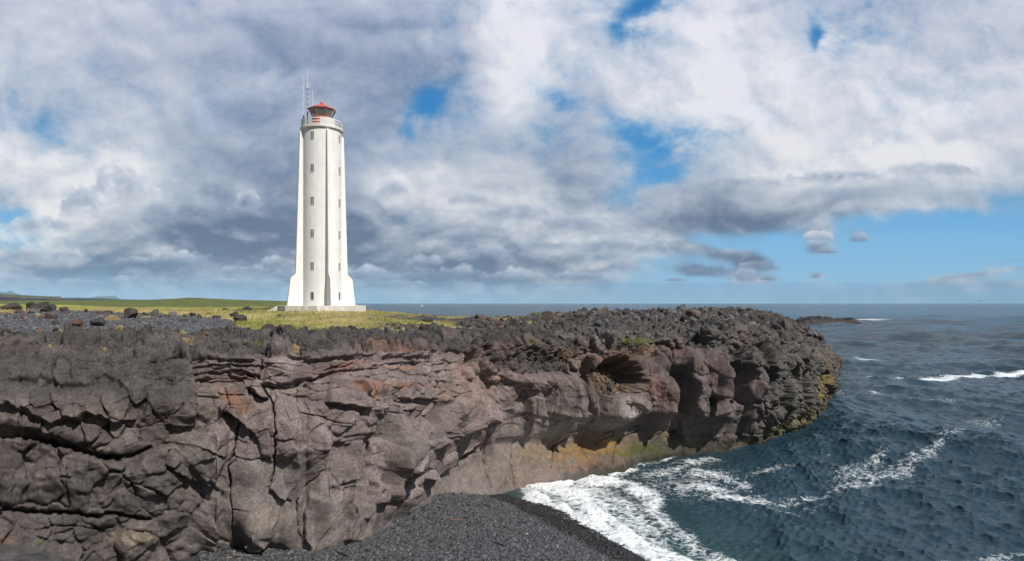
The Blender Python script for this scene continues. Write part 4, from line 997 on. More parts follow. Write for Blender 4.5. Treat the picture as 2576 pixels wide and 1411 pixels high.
def build_sea():
    u = np.concatenate([np.linspace(-700, 440, 150)[:-1], np.linspace(440, 1060, 900), np.linspace(1060, 1900, 110)[1:]])
    d = [26.]
    while d[-1] < 18000:
        k = d[-1]
        d.append(k+max(.0030*k, min(k*k/8960*(.30 if k < 700 else .6), k*.12)))
    d = np.array(d)
    D, UU = np.meshgrid(d, u, indexing='ij')
    AZ = np.arctan((UU-512)/F); X = D*np.sin(AZ)/np.maximum(np.cos(AZ), .8); Y = D*np.cos(AZ)/np.maximum(np.cos(AZ), .8)
    V = HOR+F*EYE/Y
    dd = np.gradient(d)[:, None]
    rg = np.random.RandomState(21)
    Z = np.zeros_like(X); DX = np.zeros_like(X); DY = np.zeros_like(X)
    wind = R(205)                     # the sea runs in towards the beach from the open water
    # calmer inside the cove
    calm = .35+.65*sstep(700, 800, UU+(V-470)*.4)
    for i in range(76):
        lam = .40*(11/.40)**(rg.rand()**1.15)
        a = .0150*lam**.56*rg.uniform(.6, 1.2)
        th = wind+rg.normal()*.62
        k = 2*PI/lam; kx, ky = math.cos(th)*k, math.sin(th)*k
        ph = rg.rand()*2*PI
        att = sstep(2.0, 3.4, lam/np.maximum(dd, .08))
        warp = .8*perlin(X[:, :]*.03, Y*.03, i*.37, 600+i % 5) if i % 4 == 0 else warp
        q = kx*X+ky*Y+ph+warp*2.2
        Z += a*att*np.cos(q); sq = a*att*np.sin(q)*.9
        DX -= math.cos(th)*sq; DY -= math.sin(th)*sq
    gust = .78+.42*np.clip(.5+perlin(X*.035, Y*.055, .3, 650)*.9+perlin(X*.11, Y*.15, .3, 651)*.5, 0, 1)
    Z *= gust; DX *= gust; DY *= gust
    for i in range(26):            # the swell that carries them
        lam = 9*(70/9)**rg.rand(); a = .0068*lam**.92*rg.uniform(.5, 1.2); th = R(215)+rg.normal()*.5; k = 2*PI/lam; kx, ky = math.cos(th)*k, math.sin(th)*k
        q = kx*X+ky*Y+rg.rand()*2*PI+1.2*perlin(X*.012, Y*.012, i*.61, 640)
        att = sstep(2.0, 3.4, lam/np.maximum(dd, .08))*sstep(20, 70, Y)
        Z += a*att*np.cos(q); sq = a*att*np.sin(q)*.9; DX -= math.cos(th)*sq; DY -= math.sin(th)*sq
    Z *= calm; DX *= calm; DY *= calm
    foam = np.zeros_like(X)
    near = D < 700
    w = perlin(X*.35, Y*.35, .5, 611)*7+perlin(X*1.1, Y*1.1, .5, 612)*3
    w2 = perlin(X*.35, Y*.35, 4.5, 613)*5+perlin(X*1.1, Y*1.1, 4.5, 614)*2
    sc = np.clip((V-303)/150, .03, 1)
    for f in FOAM:
        m, g = in_ellipse(UU+w*sc, V+w2*sc*.6*min(1, f[3]/5), lambda q: np.exp(-q**1.2), f)
        if g is not None: foam[m] = np.maximum(foam[m], f[5]*g)
    s = shore(X, Y)
    sw = sstep(-2.6, -1.0, s+.5*w/7)*sstep(.9, .3, s)*sstep(54, 48, D)*sstep(.3, 1.6, X)*.74
    foam = np.maximum(foam, sw)
    surf = foam*sstep(735, 640, UU+(V-500)*-.6)*sstep(455, 475, V)
    lump = fbm(X*.9, Y*.9, .4, 5, .6, seed=620)
    puff = ridged(X*2.2, Y*2.2, .4, 4, .6, seed=621)
    body = sstep(.55, 1.0, surf)*sstep(.6, -2.2, s)
    Z += body*(.14+.17*lump+.11*(puff-.5)+.06*fbm(X*6, Y*6, .4, 3, .6, seed=622))+surf*.10
    # the water climbs the beach a little and is thin there
    s = shore(X, Y)
    Z = np.where((s > -3) & (D < 60), np.maximum(Z, np.where(s < .4, beach_z(X, Y)+.03+.22*body*np.clip(.6+lump, 0, 1.4), -9)), Z)
    Z = np.where((s >= .4) & (D < 60), Z-1.5*(s-.4), Z)
    shallow = sstep(-14, -1, s)*sstep(80, 50, D)
    co = np.stack([X+DX, Y+DY, Z], -1).reshape(-1, 3)
    me = raw_mesh("sea", co, grid_faces(len(d), len(u)), None, True, {"foam": foam.ravel(), "shallow": shallow.ravel()})
    m, nt, bs = new_mat("sea_water")
    geo = N(nt, "ShaderNodeNewGeometry"); pos = geo.outputs["Position"]
    fo = N(nt, "ShaderNodeAttribute", attribute_name="foam"); sh = N(nt, "ShaderNodeAttribute", attribute_name="shallow")
    dist = N(nt, "ShaderNodeNewGeometry")
    sep = N(nt, "ShaderNodeSeparateXYZ", {0: pos})
    yy = N(nt, "ShaderNodeMapRange", {"Value": sep.outputs[1], "From Min": 50, "From Max": 260})
    # lace of foam
    wv = noise_node(nt, pos, .9, 4, .6); mixv = N(nt, "ShaderNodeVectorMath", {0: wv.outputs["Color"], 3: 1.5}, operation='SCALE')
    pv = N(nt, "ShaderNodeVectorMath", {0: pos, 1: mixv.outputs[0]}, operation='ADD')
    vo = N(nt, "ShaderNodeTexVoronoi", {"Vector": pv.outputs[0], "Scale": 1.5}, feature='DISTANCE_TO_EDGE')
    vo2 = N(nt, "ShaderNodeTexVoronoi", {"Vector": pv.outputs[0], "Scale": 4.2}, feature='DISTANCE_TO_EDGE')
    nz = noise_node(nt, pos, 2.3, 6, .72)
    e1 = N(nt, "ShaderNodeMapRange", {"Value": vo.outputs[0], "From Min": 0, "From Max": .32, "To Min": .62, "To Max": 0})
    e2 = N(nt, "ShaderNodeMapRange", {"Value": vo2.outputs[0], "From Min": 0, "From Max": .30, "To Min": .42, "To Max": 0})
    sm = N(nt, "ShaderNodeMath", {0: e1.outputs[0], 1: e2.outputs[0]}, operation='ADD')
    nn = N(nt, "ShaderNodeMapRange", {"Value": nz.outputs[0], "From Min": .30, "From Max": .70, "To Min": -.42, "To Max": .48})
    sm2 = N(nt, "ShaderNodeMath", {0: sm.outputs[0], 1: nn.outputs[0]}, operation='ADD')
    f2 = N(nt, "ShaderNodeMapRange", {"Value": fo.outputs["Fac"], "From Min": 0, "From Max": 1, "To Min": -1.30, "To Max": .54})
    tot = N(nt, "ShaderNodeMath", {0: sm2.outputs[0], 1: f2.outputs[0]}, operation='ADD')
    gate = N(nt, "ShaderNodeMapRange", {"Value": fo.outputs["Fac"], "From Min": .03, "From Max": .2})
    fm = N(nt, "ShaderNodeMapRange", {"Value": tot.outputs[0], "From Min": -.08, "From Max": .80})
    fmk = N(nt, "ShaderNodeMath", {0: fm.outputs[0], 1: gate.outputs[0]}, operation='MULTIPLY')
    deep = N(nt, "ShaderNodeRGB"); deep.outputs[0].default_value = (.019, .045, .066, 1)
    shal = N(nt, "ShaderNodeRGB"); shal.outputs[0].default_value = (.030, .075, .070, 1)
    fs = N(nt, "ShaderNodeMath", {0: sh.outputs["Fac"], 1: .55}, operation='MULTIPLY'); ff = N(nt, "ShaderNodeMath", {0: fo.outputs["Fac"], 1: .35, 2: fs.outputs[0]}, operation='MULTIPLY_ADD', use_clamp=True)
    c1 = N(nt, "ShaderNodeMix", {0: ff.outputs[0], 6: deep.outputs[0], 7: shal.outputs[0]}, data_type='RGBA')
    white = N(nt, "ShaderNodeRGB"); white.outputs[0].default_value = (.80, .83, .84, 1)
    c2 = N(nt, "ShaderNodeMix", {0: fmk.outputs[0], 6: c1.outputs[2], 7: white.outputs[0]}, data_type='RGBA')
    nt.links.new(c2.outputs[2], bs.inputs["Base Color"])
    fr = N(nt, "ShaderNodeMapRange", {"Value": yy.outputs[0], "To Min": .08, "To Max": .16})
    ro = N(nt, "ShaderNodeMapRange", {"Value": fmk.outputs[0], "To Min": fr.outputs[0], "To Max": .85}); nt.links.new(ro.outputs[0], bs.inputs["Roughness"])
    bs.inputs["IOR"].default_value = 1.333
    # ripples; the far sea is too fine for the mesh and lives in the bump alone
    mp = N(nt, "ShaderNodeMapping", {"Vector": pos, "Rotation": (0, 0, R(-25)), "Scale": (1, 1.7, 1)})
    r1 = noise_node(nt, mp.outputs[0], 1.7, 6, .62, .4); r2 = noise_node(nt, mp.outputs[0], .30, 6, .62, .5)
    b1 = N(nt, "ShaderNodeBump", {"Height": r1.outputs[0], "Strength": 1.0, "Distance": .20})
    st = N(nt, "ShaderNodeMapRange", {"Value": yy.outputs[0], "To Min": .0, "To Max": 1.0})
    b2 = N(nt, "ShaderNodeBump", {"Height": r2.outputs[0], "Strength": st.outputs[0], "Distance": 3.0, "Normal": b1.outputs[0]})
    mp3 = N(nt, "ShaderNodeMapping", {"Vector": pos, "Rotation": (0, 0, R(-12)), "Scale": (.45, 1, 1)})
    r3 = noise_node(nt, mp3.outputs[0], .055, 3, .6, .6); r4 = noise_node(nt, mp3.outputs[0], .012, 3, .6, .6)
    y3 = N(nt, "ShaderNodeMapRange", {"Value": sep.outputs[1], "From Min": 110, "From Max": 400}); y4 = N(nt, "ShaderNodeMapRange", {"Value": sep.outputs[1], "From Min": 500, "From Max": 1600})
    b3 = N(nt, "ShaderNodeBump", {"Height": r3.outputs[0], "Strength": y3.outputs[0], "Distance": 9.0, "Normal": b2.outputs[0]})
    b4 = N(nt, "ShaderNodeBump", {"Height": r4.outputs[0], "Strength": y4.outputs[0], "Distance": 40.0, "Normal": b3.outputs[0]})
    nt.links.new(b4.outputs[0], bs.inputs["Normal"])
    link("sea", me, m, kind="structure")

build_sea()

# ---------------------------------------------------------------- the lighthouse
def bm_obj(name, bm, mat, parent=None, smooth=False):
    me = bpy.data.meshes.new(name); bm.normal_update(); bm.to_mesh(me); bm.free()
    if smooth:
        for p in me.polygons: p.use_smooth = True
        try: me.set_sharp_from_angle(angle=R(35))
        except Exception: pass
    return link(name, me, mat, parent)


def ring_solid(bm, prof, n, a0=0., a1=2*PI, rot=0.):
    """turn a closed (r, z) outline about the axis; a part turn gets end faces"""
    full = abs(a1-a0-2*PI) < 1e-6
    m = n if full else n+1
    rows = [[bm.verts.new((r*math.sin(rot+a0+(a1-a0)*i/n), -r*math.cos(rot+a0+(a1-a0)*i/n), z)) for r, z in prof] for i in range(m)]
    k = len(prof)
    for i in range(n):
        A, B = rows[i], rows[(i+1) % m]
        for j in range(k):
            q = [A[j], B[j], B[(j+1) % k], A[(j+1) % k]]
            if prof[j][0] == 0 and prof[(j+1) % k][0] == 0: continue
            if prof[j][0] == 0: q = [A[j], B[(j+1) % k], A[(j+1) % k]]
            elif prof[(j+1) % k][0] == 0: q = [A[j], B[j], A[(j+1) % k]]
            bm.faces.new(q)
    if not full:
        bm.faces.new(rows[0]); bm.faces.new(list(reversed(rows[-1])))
    bmesh.ops.remove_doubles(bm, verts=bm.verts, dist=1e-5)
    bmesh.ops.recalc_face_normals(bm, faces=bm.faces)


def box(bm, x0, x1, y0, y1, z0, z1):
    v = [bm.verts.new(p) for p in ((x0,y0,z0),(x1,y0,z0),(x1,y1,z0),(x0,y1,z0),(x0,y0,z1),(x1,y0,z1),(x1,y1,z1),(x0,y1,z1))]
    for f in ((0,3,2,1),(4,5,6,7),(0,1,5,4),(1,2,6,5),(2,3,7,6),(3,0,4,7)): bm.faces.new([v[i] for i in f])


def rod(bm, p, q, r, n=8):
    p, q = Vector(p), Vector(q); d = (q-p).normalized()
    a = d.orthogonal().normalized(); b = d.cross(a)
    A = [bm.verts.new(p+a*r*math.cos(2*PI*i/n)+b*r*math.sin(2*PI*i/n)) for i in range(n)]
    B = [bm.verts.new(q+a*r*math.cos(2*PI*i/n)+b*r*math.sin(2*PI*i/n)) for i in range(n)]
    for i in range(n): bm.faces.new((A[i], A[(i+1) % n], B[(i+1) % n], B[i]))
    bm.faces.new(list(reversed(A))); bm.faces.new(B)


M_wall = paint("whitewash", (.80, .79, .76), .85, .06, .7, .55, stain=True)
M_trim = paint("white_trim", (.68, .665, .63), .8, .10, 1.5, .3)
M_red = paint("red_paint", (.60, .115, .055), .45, .10, 2.)
M_roof = paint("red_roof_paint", (.50, .095, .052), .5, .12, 2.)
M_plinth = paint("old_concrete", (.60, .57, .52), .9, .30, 1.6, .6, streak=True)
M_win = paint("window_frame_paint", (.66, .65, .61), .6, .1, 4.)
M_metal = paint("galvanised_steel", (.42, .43, .44), .45, .15, 8., metal=.3)
M_dark = paint("dark_steel", (.045, .045, .05), .5, .2, 8.)
M_white = paint("white_fibreglass", (.66, .66, .64), .5, .06, 8.)
M_glass, nt, bs = new_mat("pane_glass")
bs.inputs["Base Color"].default_value = (.10, .13, .16, 1); bs.inputs["Roughness"].default_value = .06; bs.inputs["IOR"].default_value = 1.5
M_lglass, nt, bs = new_mat("lantern_glass")
bs.inputs["Base Color"].default_value = (.52, .57, .56, 1); bs.inputs["Roughness"].default_value = .03; bs.inputs["Transmission Weight"].default_value = .72; bs.inputs["IOR"].default_value = 1.08
M_lens, nt, bs = new_mat("lens_glass")
bs.inputs["Base Color"].default_value = (.10, .14, .13, 1); bs.inputs["Roughness"].default_value = .12
M_teal = paint("teal_panel", (.03, .19, .20), .5, .1, 6.)

FIN = R(16.7)                       # turn of the first buttress from the line to the camera


def build_lighthouse():
    x, y = -22.81, 76.8
    base = 13.70
    root = bpy.data.objects.new("lighthouse", None); COL.objects.link(root); root.location = (x, y, base)
    tag(root, "tall white concrete lighthouse with four buttresses and a red lantern, standing on the grass", "lighthouse")
    # angle of the line of sight
    view = math.atan2(x, y)
    root.rotation_euler = (0, 0, -view)
    # plinth
    bm = bmesh.new()
    n = 8; rr = 5.15
    top = [Vector((rr*math.sin(FIN+2*PI*(i+.5)/n), -rr*math.cos(FIN+2*PI*(i+.5)/n), 0)) for i in range(n)]
    v1 = [bm.verts.new(p) for p in top]; v0 = [bm.verts.new((p.x*1.012, p.y*1.012, -1.3)) for p in top]
    bm.faces.new(v1)
    for i in range(n): bm.faces.new((v0[i], v0[(i+1) % n], v1[(i+1) % n], v1[i]))
    bmesh.ops.bevel(bm, geom=[e for e in bm.edges], offset=.04, segments=1, affect='EDGES')
    bmesh.ops.recalc_face_normals(bm, faces=bm.faces)
    pl = bm_obj("plinth", bm, M_plinth, root)
    bm = bmesh.new()                # low ramp on the west side
    a = [(-4.98, -1.5, -.02), (-4.98, .7, -.02), (-6.0, .7, -.62), (-6.0, -1.5, -.62)]
    t = [bm.verts.new(p) for p in a]; u = [bm.verts.new((p[0], p[1], -1.2)) for p in a]
    bm.faces.new(t)
    for i in range(4): bm.faces.new((u[i], u[(i+1) % 4], t[(i+1) % 4], t[i]))
    bmesh.ops.recalc_face_normals(bm, faces=bm.faces)
    bm_obj("ramp", bm, M_plinth, root)
    # shaft with window recesses left in the wall
    RC = 2.27; HT = 20.80
    bm = bmesh.new(); NS = 96
    ring_solid(bm, [(0, -.05), (RC, -.05), (RC, 3.), (RC, 6.), (RC, 9.), (RC, 12.), (RC, 15.), (RC, 18.), (RC, HT), (0, HT)], NS, rot=FIN)
    bm_obj("shaft", bm, M_wall, root, True)
    # buttresses
    half = .177
    outline = [(2.0, -.05), (4.08, -.05), (3.70, 3.20), (3.11, 3.75), (2.63, 20.45), (2.28, 20.72), (2.0, 20.72)]
    for k in range(4):
        bm = bmesh.new()
        A = [bm.verts.new((-half, -r, z)) for r, z in outline]; B = [bm.verts.new((half, -r, z)) for r, z in outline]
        bm.faces.new(A); bm.faces.new(list(reversed(B)))
        for i in range(len(A)): bm.faces.new((A[i], B[i], B[(i+1) % len(A)], A[(i+1) % len(A)]))
        bmesh.ops.recalc_face_normals(bm, faces=bm.faces)
        bmesh.ops.bevel(bm, geom=[e for e in bm.edges], offset=.018, segments=2, affect='EDGES')
        f = bm_obj("buttress", bm, M_wall, root); f.rotation_euler = (0, 0, FIN+k*PI/2)
    # gallery
    bm = bmesh.new()
    ring_solid(bm, [(1.0, 20.80), (2.36, 20.80), (2.50, 20.90), (2.50, 21.06), (2.46, 21.09), (1.0, 21.09)], 96)
    gal = bm_obj("gallery", bm, M_trim, root, True)
    for k in range(4):
        bm = bmesh.new(); c = FIN+k*PI/2
        ring_solid(bm, [(2.20, 21.09), (2.36, 21.09), (2.36, 22.02), (2.20, 22.02)], 14, c-R(22), c+R(22))
        bm_obj("parapet", bm, M_trim, gal, True)
        for z in (21.25, 21.58, 21.92):
            bm = bmesh.new()
            ring_solid(bm, [(2.23, z-.055), (2.33, z-.055), (2.33, z+.055), (2.23, z+.055)], 14, c+R(22), c+R(68))
            bm_obj("railing", bm, M_trim, gal, True)
    # lantern
    LR = FIN-R(1.7)
    def octa(r, z): return [Vector((r*math.sin(LR+k*PI/4), -r*math.cos(LR+k*PI/4), z)) for k in range(8)]
    def tube8(bm, r0, z0, r1, z1, caps=(True, True)):
        a = [bm.verts.new(p) for p in octa(r0, z0)]; b = [bm.verts.new(p) for p in octa(r1, z1)]
        for i in range(8): bm.faces.new((a[i], a[(i+1) % 8], b[(i+1) % 8], b[i]))
        if caps[0]: bm.faces.new(list(reversed(a)))
        if caps[1]: bm.faces.new(b)
    lan = bpy.data.objects.new("lantern", None); COL.objects.link(lan); lan.parent = root
    bm = bmesh.new(); tube8(bm, 1.17, 21.0, 1.17, 22.46, (False, True)); tube8(bm, 1.22, 22.34, 1.22, 22.48)
    bm_obj("lantern_base", bm, M_red, lan)
    eaves = 23.44
    bm = bmesh.new(); tube8(bm, 1.12, 22.49, 1.585, eaves-.03, (False, False))
    bm_obj("glazing", bm, M_lglass, lan)
    for k in range(8):
        bm = bmesh.new(); p = octa(1.15, 22.48)[k]; q = octa(1.615, eaves-.02)[k]; rod(bm, p, q, .034, 6)
        bm_obj("glazing_bar", bm, M_red if k in (0, 7, 6) else M_trim, lan)
    bm = bmesh.new()
    tube8(bm, 1.67, eaves-.06, 1.70, eaves, (False, False)); tube8(bm, 1.70, eaves, .16, 24.22, (False, True)); tube8(bm, .05, eaves-.02, 1.67, eaves-.06, (False, False))
    bmesh.ops.recalc_face_normals(bm, faces=bm.faces)
    bm_obj("roof", bm, M_roof, lan)
    bm = bmesh.new(); tube8(bm, 1.50, eaves-.10, 1.50, eaves-.065); bm_obj("ceiling", bm, M_trim, lan)
    bm = bmesh.new(); ring_solid(bm, [(0, 24.15), (.16, 24.15), (.16, 24.38), (.10, 24.42), (.10, 24.46), (0, 24.46)], 12); bm_obj("vent", bm, M_red, lan, True)
    bm = bmesh.new(); ring_solid(bm, [(0, 24.46), (.075, 24.46), (.075, 24.62), (.03, 24.64), (0, 24.64)], 10); bm_obj("finial", bm, M_white, lan, True)
    bm = bmesh.new(); ring_solid(bm, [(0, 22.49), (.46, 22.49), (.46, 23.12), (.30, 23.38), (0, 23.40)], 20); bm_obj("lens", bm, M_lens, lan, True)
    bm = bmesh.new()
    for i in range(10):
        a = 2*PI*i/10; rod(bm, (.50*math.sin(a), -.50*math.cos(a), 22.49), (.50*math.sin(a), -.50*math.cos(a), 23.24), .02, 6)
    ring_solid(bm, [(.47, 23.2), (.53, 23.2), (.53, 23.26), (.47, 23.26)], 20)
    bm_obj("lens_cage", bm, M_dark, lan)
    bm = bmesh.new(); box(bm, -.34, -.16, -.66, -.60, 22.49, 23.30); bm_obj("blind", bm, M_teal, lan)
    # windows in two columns, set into reveals
    for ang, n0 in ((FIN-PI/4, 0), (FIN+PI/4, 1), (FIN+PI*.75, 0), (FIN-PI*.75, 0)):
        for k, zz in enumerate((1.13, 4.62, 8.42, 12.23, 16.06, 19.87)):
            w = bpy.data.objects.new("window", None); COL.objects.link(w); w.parent = root
            w.location = (RC*math.sin(ang), -RC*math.cos(ang), zz); w.rotation_euler = (0, 0, ang)
            hw, hh = .21, .45
            bm = bmesh.new(); box(bm, -hw, hw, -.010, .2, -hh, hh); bm_obj("pane", bm, M_glass, w)
            bm = bmesh.new(); t = .035; fy = -.024
            box(bm, -hw-t, -hw+.012, fy, .1, -hh-t, hh+t); box(bm, hw-.012, hw+t, fy, .1, -hh-t, hh+t)
            box(bm, -hw+.012, hw-.012, fy+.003, .1, hh-.012, hh+t); box(bm, -hw+.012, hw-.012, fy-.012, .1, -hh-t-.015, -hh+.012)
            bm_obj("frame", bm, M_trim, w)
            if k:
                bm = bmesh.new(); box(bm, -.020, .020, -.019, .05, -hh+.012, hh-.012)
                for j in (-1, 0, 1): box(bm, -hw+.012, hw-.012, -.017, .05, j*.225-.017, j*.225+.017)
                bm_obj("glazing_bar", bm, M_win, w)
    # rust below some sills
    # aerials on the gallery
    def aerial(px, py, z0, z1, r, mat, extra=None, thick=None):
        e = bpy.data.objects.new("antenna", None); COL.objects.link(e); e.parent = root; e.location = (px, py, 0)
        if thick:
            bm = bmesh.new(); rod(bm, (0, 0, 21.09), (0, 0, thick[0]), thick[1], 10); bm_obj("mast", bm, thick[2], e)
            z0 = thick[0]-.2
        bm = bmesh.new(); rod(bm, (0, 0, z0), (0, 0, z1), r, 8); bm_obj("whip", bm, mat, e)
        if extra: extra(e)
    def dipoles(e):
        for z in (22.95+.1, 24.02, 25.0, 26.05):
            bm = bmesh.new(); rod(bm, (0, 0, z), (-.24, 0, z), .016, 6); rod(bm, (-.06, 0, z+.07), (-.24, 0, z+.07), .012, 6); rod(bm, (-.24, 0, z-.17), (-.24, 0, z+.20), .018, 6)
            bm_obj("dipole", bm, M_white, e)
        for z in (22.0, 22.35, 22.5):
            bm = bmesh.new(); box(bm, -.10, .10, -.08, .08, z-.03, z+.03); bm_obj("clamp", bm, M_dark, e)
    aerial(-2.10, .25, 22.2, 27.35, .034, M_white, dipoles, (22.75, .055, M_dark))
    def bands(e):
        for z in (21.6, 22.1, 22.55, 23.05, 23.55, 24.1, 24.7, 25.3, 25.9):
            bm = bmesh.new(); ring_solid(bm, [(.055, z-.045), (.088, z-.045), (.088, z+.045), (.055, z+.045)], 10); bm_obj("clamp", bm, M_dark, e)
        bm = bmesh.new(); ring_solid(bm, [(.05, 26.0), (.095, 26.0), (.095, 26.4), (.05, 26.4)], 10); bm_obj("collar", bm, M_white, e)
        bm = bmesh.new(); rod(bm, (-.12, 0, 22.92), (.20, 0, 22.97), .02, 6); bm_obj("bracket", bm, M_dark, e)
    aerial(-1.66, .35, 25.9, 28.45, .036, M_white, bands, (26.15, .064, M_metal))
    aerial(-1.10, 1.55, 21.1, 26.3, .034, M_white)
    return root

build_lighthouse()

# ---------------------------------------------------------------- boulders, tufts and small things
M_bould = rock_material("boulder_rock", s1=1.2, s2=9., bump=.6)

DK = (.050, .045, .042); BR = (.070, .054, .047); RD = (.115, .060, .042); GY = (.125, .113, .102); PG = (.17, .155, .14)
BOULDERS = [  # column, row of its foot, width px, height px, colour, facets, label
 (10.5, 310.5, 18, 7, DK, 7, "dark lumpy lava mound at the far left edge of the grass"),
 (32, 309.5, 10, 7, DK, 7, "dark block standing upright behind a pale grey boulder"),
 (30, 311, 8, 3, PG, 5, "pale grey rounded boulder leaning on the dark rock pile"),
 (43, 312, 20, 8.5, DK, 6, "broadest dark boulder of the pile between gravel and meadow"),
 (36, 313, 10, 4.5, GY, 6, "mid grey slab resting against the broad dark boulder"),
 (53, 311, 7, 6, DK, 8, "dark rock with a pointed top at the end of the pile"),
 (63.5, 312, 8, 5, DK, 8, "small dark peaked rock right of the boulder pile"),
 (66, 314, 10, 3, BR, 7, "low brown rock lying below the small peaked rock"),
 (19, 314, 9, 4, BR, 7, "brown rock among dry grass below the boulder pile"),
 (8, 316, 6, 2.4, RD, 6, "low rusty red rock on the gravel near the left edge"),
 (31, 314, 6, 3, DK, 8, "small dark wedge of rock in front of the grey slab"),
 (23, 319, 6, 3.2, RD, 8, "small rusty red rock alone on the dark gravel"),
 (51, 319.5, 11, 6, BR, 7, "brown boulder on gravel touching a smaller dark rock"),
 (55.5, 324.5, 8, 5, DK, 8, "small dark rock in front of the brown gravel boulder"),
 (77.5, 326.5, 10, 7.5, RD, 8, "reddish triangular boulder in the middle of the gravel"),
 (97, 326, 15, 8, DK, 7, "dark domed boulder right of the reddish triangular one"),
 (130, 318.5, 14.5, 9.8, DK, 6, "largest lone dark cube shaped boulder on the gravel edge"),
 (86, 312.5, 3.6, 2.8, DK, 8, "tiny dark pointed stone standing in the meadow grass"),
 (107.5, 314, 9, 3.2, DK, 6, "flat topped dark rock beside the big dry grass tuft"),
 (97, 313, 11, 2.6, GY, 6, "long low grey rock at the back of the gravel"),
 (100, 314, 6, 2.4, RD, 7, "reddish stone in front of the long low grey rock"),
 (155, 316, 9, 6.6, GY, 7, "tall grey brown boulder shaped like a tooth on the gravel edge"),
 (145, 315.6, 5, 3.2, DK, 8, "jagged dark stone with dry grass, left of the tooth shaped boulder"),
 (172, 316.8, 9, 5.6, PG, 5, "pale grey angular boulder with a flat side facing the sea"),
 (164, 316.4, 6, 2.6, GY, 7, "low grey stone between the tooth shaped and pale boulders"),
 (192.5, 316.6, 6.5, 4, DK, 7, "round dark boulder, left one of a close pair"),
 (199, 318, 6.5, 4, DK, 7, "dark boulder sitting lower, right one of a close pair"),
 (186, 316.8, 6, 2.6, GY, 7, "weathered grey stone touching the round dark boulder"),
 (216.5, 318.6, 9, 3.4, DK, 7, "low dark rock on the turf edge below a thin post"),
 (235, 317.4, 10, 5, DK, 8, "craggy dark rock on the grassy hummock"),
 (241, 321.4, 13.5, 6, DK, 6, "sharp ridged dark boulder on dry grass below the hummock"),
 (230.5, 329.4, 8, 5.6, GY, 7, "grey boulder at the corner where gravel meets grass"),
 (207, 333, 6, 7, GY, 7, "upright grey block on the lava brow at the gravel end"),
 (193, 338, 9.5, 7.5, BR, 8, "pointed brown boulder on the lava brow"),
 (136, 330, 12, 4.5, GY, 6, "grey flat topped rock lying on the lava brow"),
 (184, 321.5, 9, 2.6, DK, 6, "flat dark slab half sunk in the gravel"),
 (224, 310.6, 6, 2.2, DK, 8, "dark outcrop on the crest of the grassy hummock"),
 (208, 315, 5, 2, DK, 8, "small dark stone at the foot of the hummock"),
 (248, 310.3, 10, 3.4, DK, 7, "dark outcrop of lava near the lighthouse plinth"),
 (427.6, 322, 12, 3.6, DK, 7, "flat dark rock alone on the turf right of the lighthouse"),
 (410, 326.2, 5.5, 4.2, DK, 8, "dark stone shaped like a tooth on the brow below the turf"),
 (403.5, 326.4, 4, 2.6, DK, 8, "small dark stone just left of the tooth on the brow"),
 (280, 316.2, 6, 1.6, DK, 8, "low dark rock showing in the grass below the plinth"),
 (370, 319.4, 6, 1.8, DK, 8, "low dark rock in the turf in line with the plinth corner"),
]


def build_boulders():
    for i, (px, py, w, h, colr, fac, lab) in enumerate(BOULDERS):
        p = on_land(px, py)
        s = p[1]/F
        v, f = rock_shape(900+i*7, 4, fac+4, .055)
        v = v-v.mean(0); e = v.max(0)-v.min(0)
        hh = h*s*1.12
        v = v/e*np.array([w*s, max(w*s*.8, hh*.7), hh*1.25])
        a = np.random.RandomState(i).uniform(-.5, .5)
        c, sn = math.cos(a), math.sin(a)
        v = np.stack([v[:, 0]*c-v[:, 1]*sn, v[:, 0]*sn+v[:, 1]*c, v[:, 2]], -1)
        v[:, 2] += hh*.5*.75
        n1 = fbm(v[:, 0]*1.3+i, v[:, 1]*1.3, v[:, 2]*1.3, 3, seed=31)[:, None]
        col = np.array(colr)*(1+.5*n1)
        if colr in (DK, BR):
            k = sstep(.12, .35, fbm(v[:, 0]*.9+i*3, v[:, 1]*.9, v[:, 2]*.9, 3, seed=33))[:, None]*.5
            col = col*(1-k)+np.array([.085, .055, .042])*k
        o = link("boulder", raw_mesh("boulder", v, f, col), M_bould)
        # a smooth mesh that keeps its facets
        z0 = float(ground(np.array([p[0]]), np.array([p[1]]))[0])
        o.location = (p[0], p[1], min(p[2], z0+.25) if p[2] > z0 else p[2])
        tag(o, lab, "boulder", "boulders on the gravel and turf")

build_boulders()


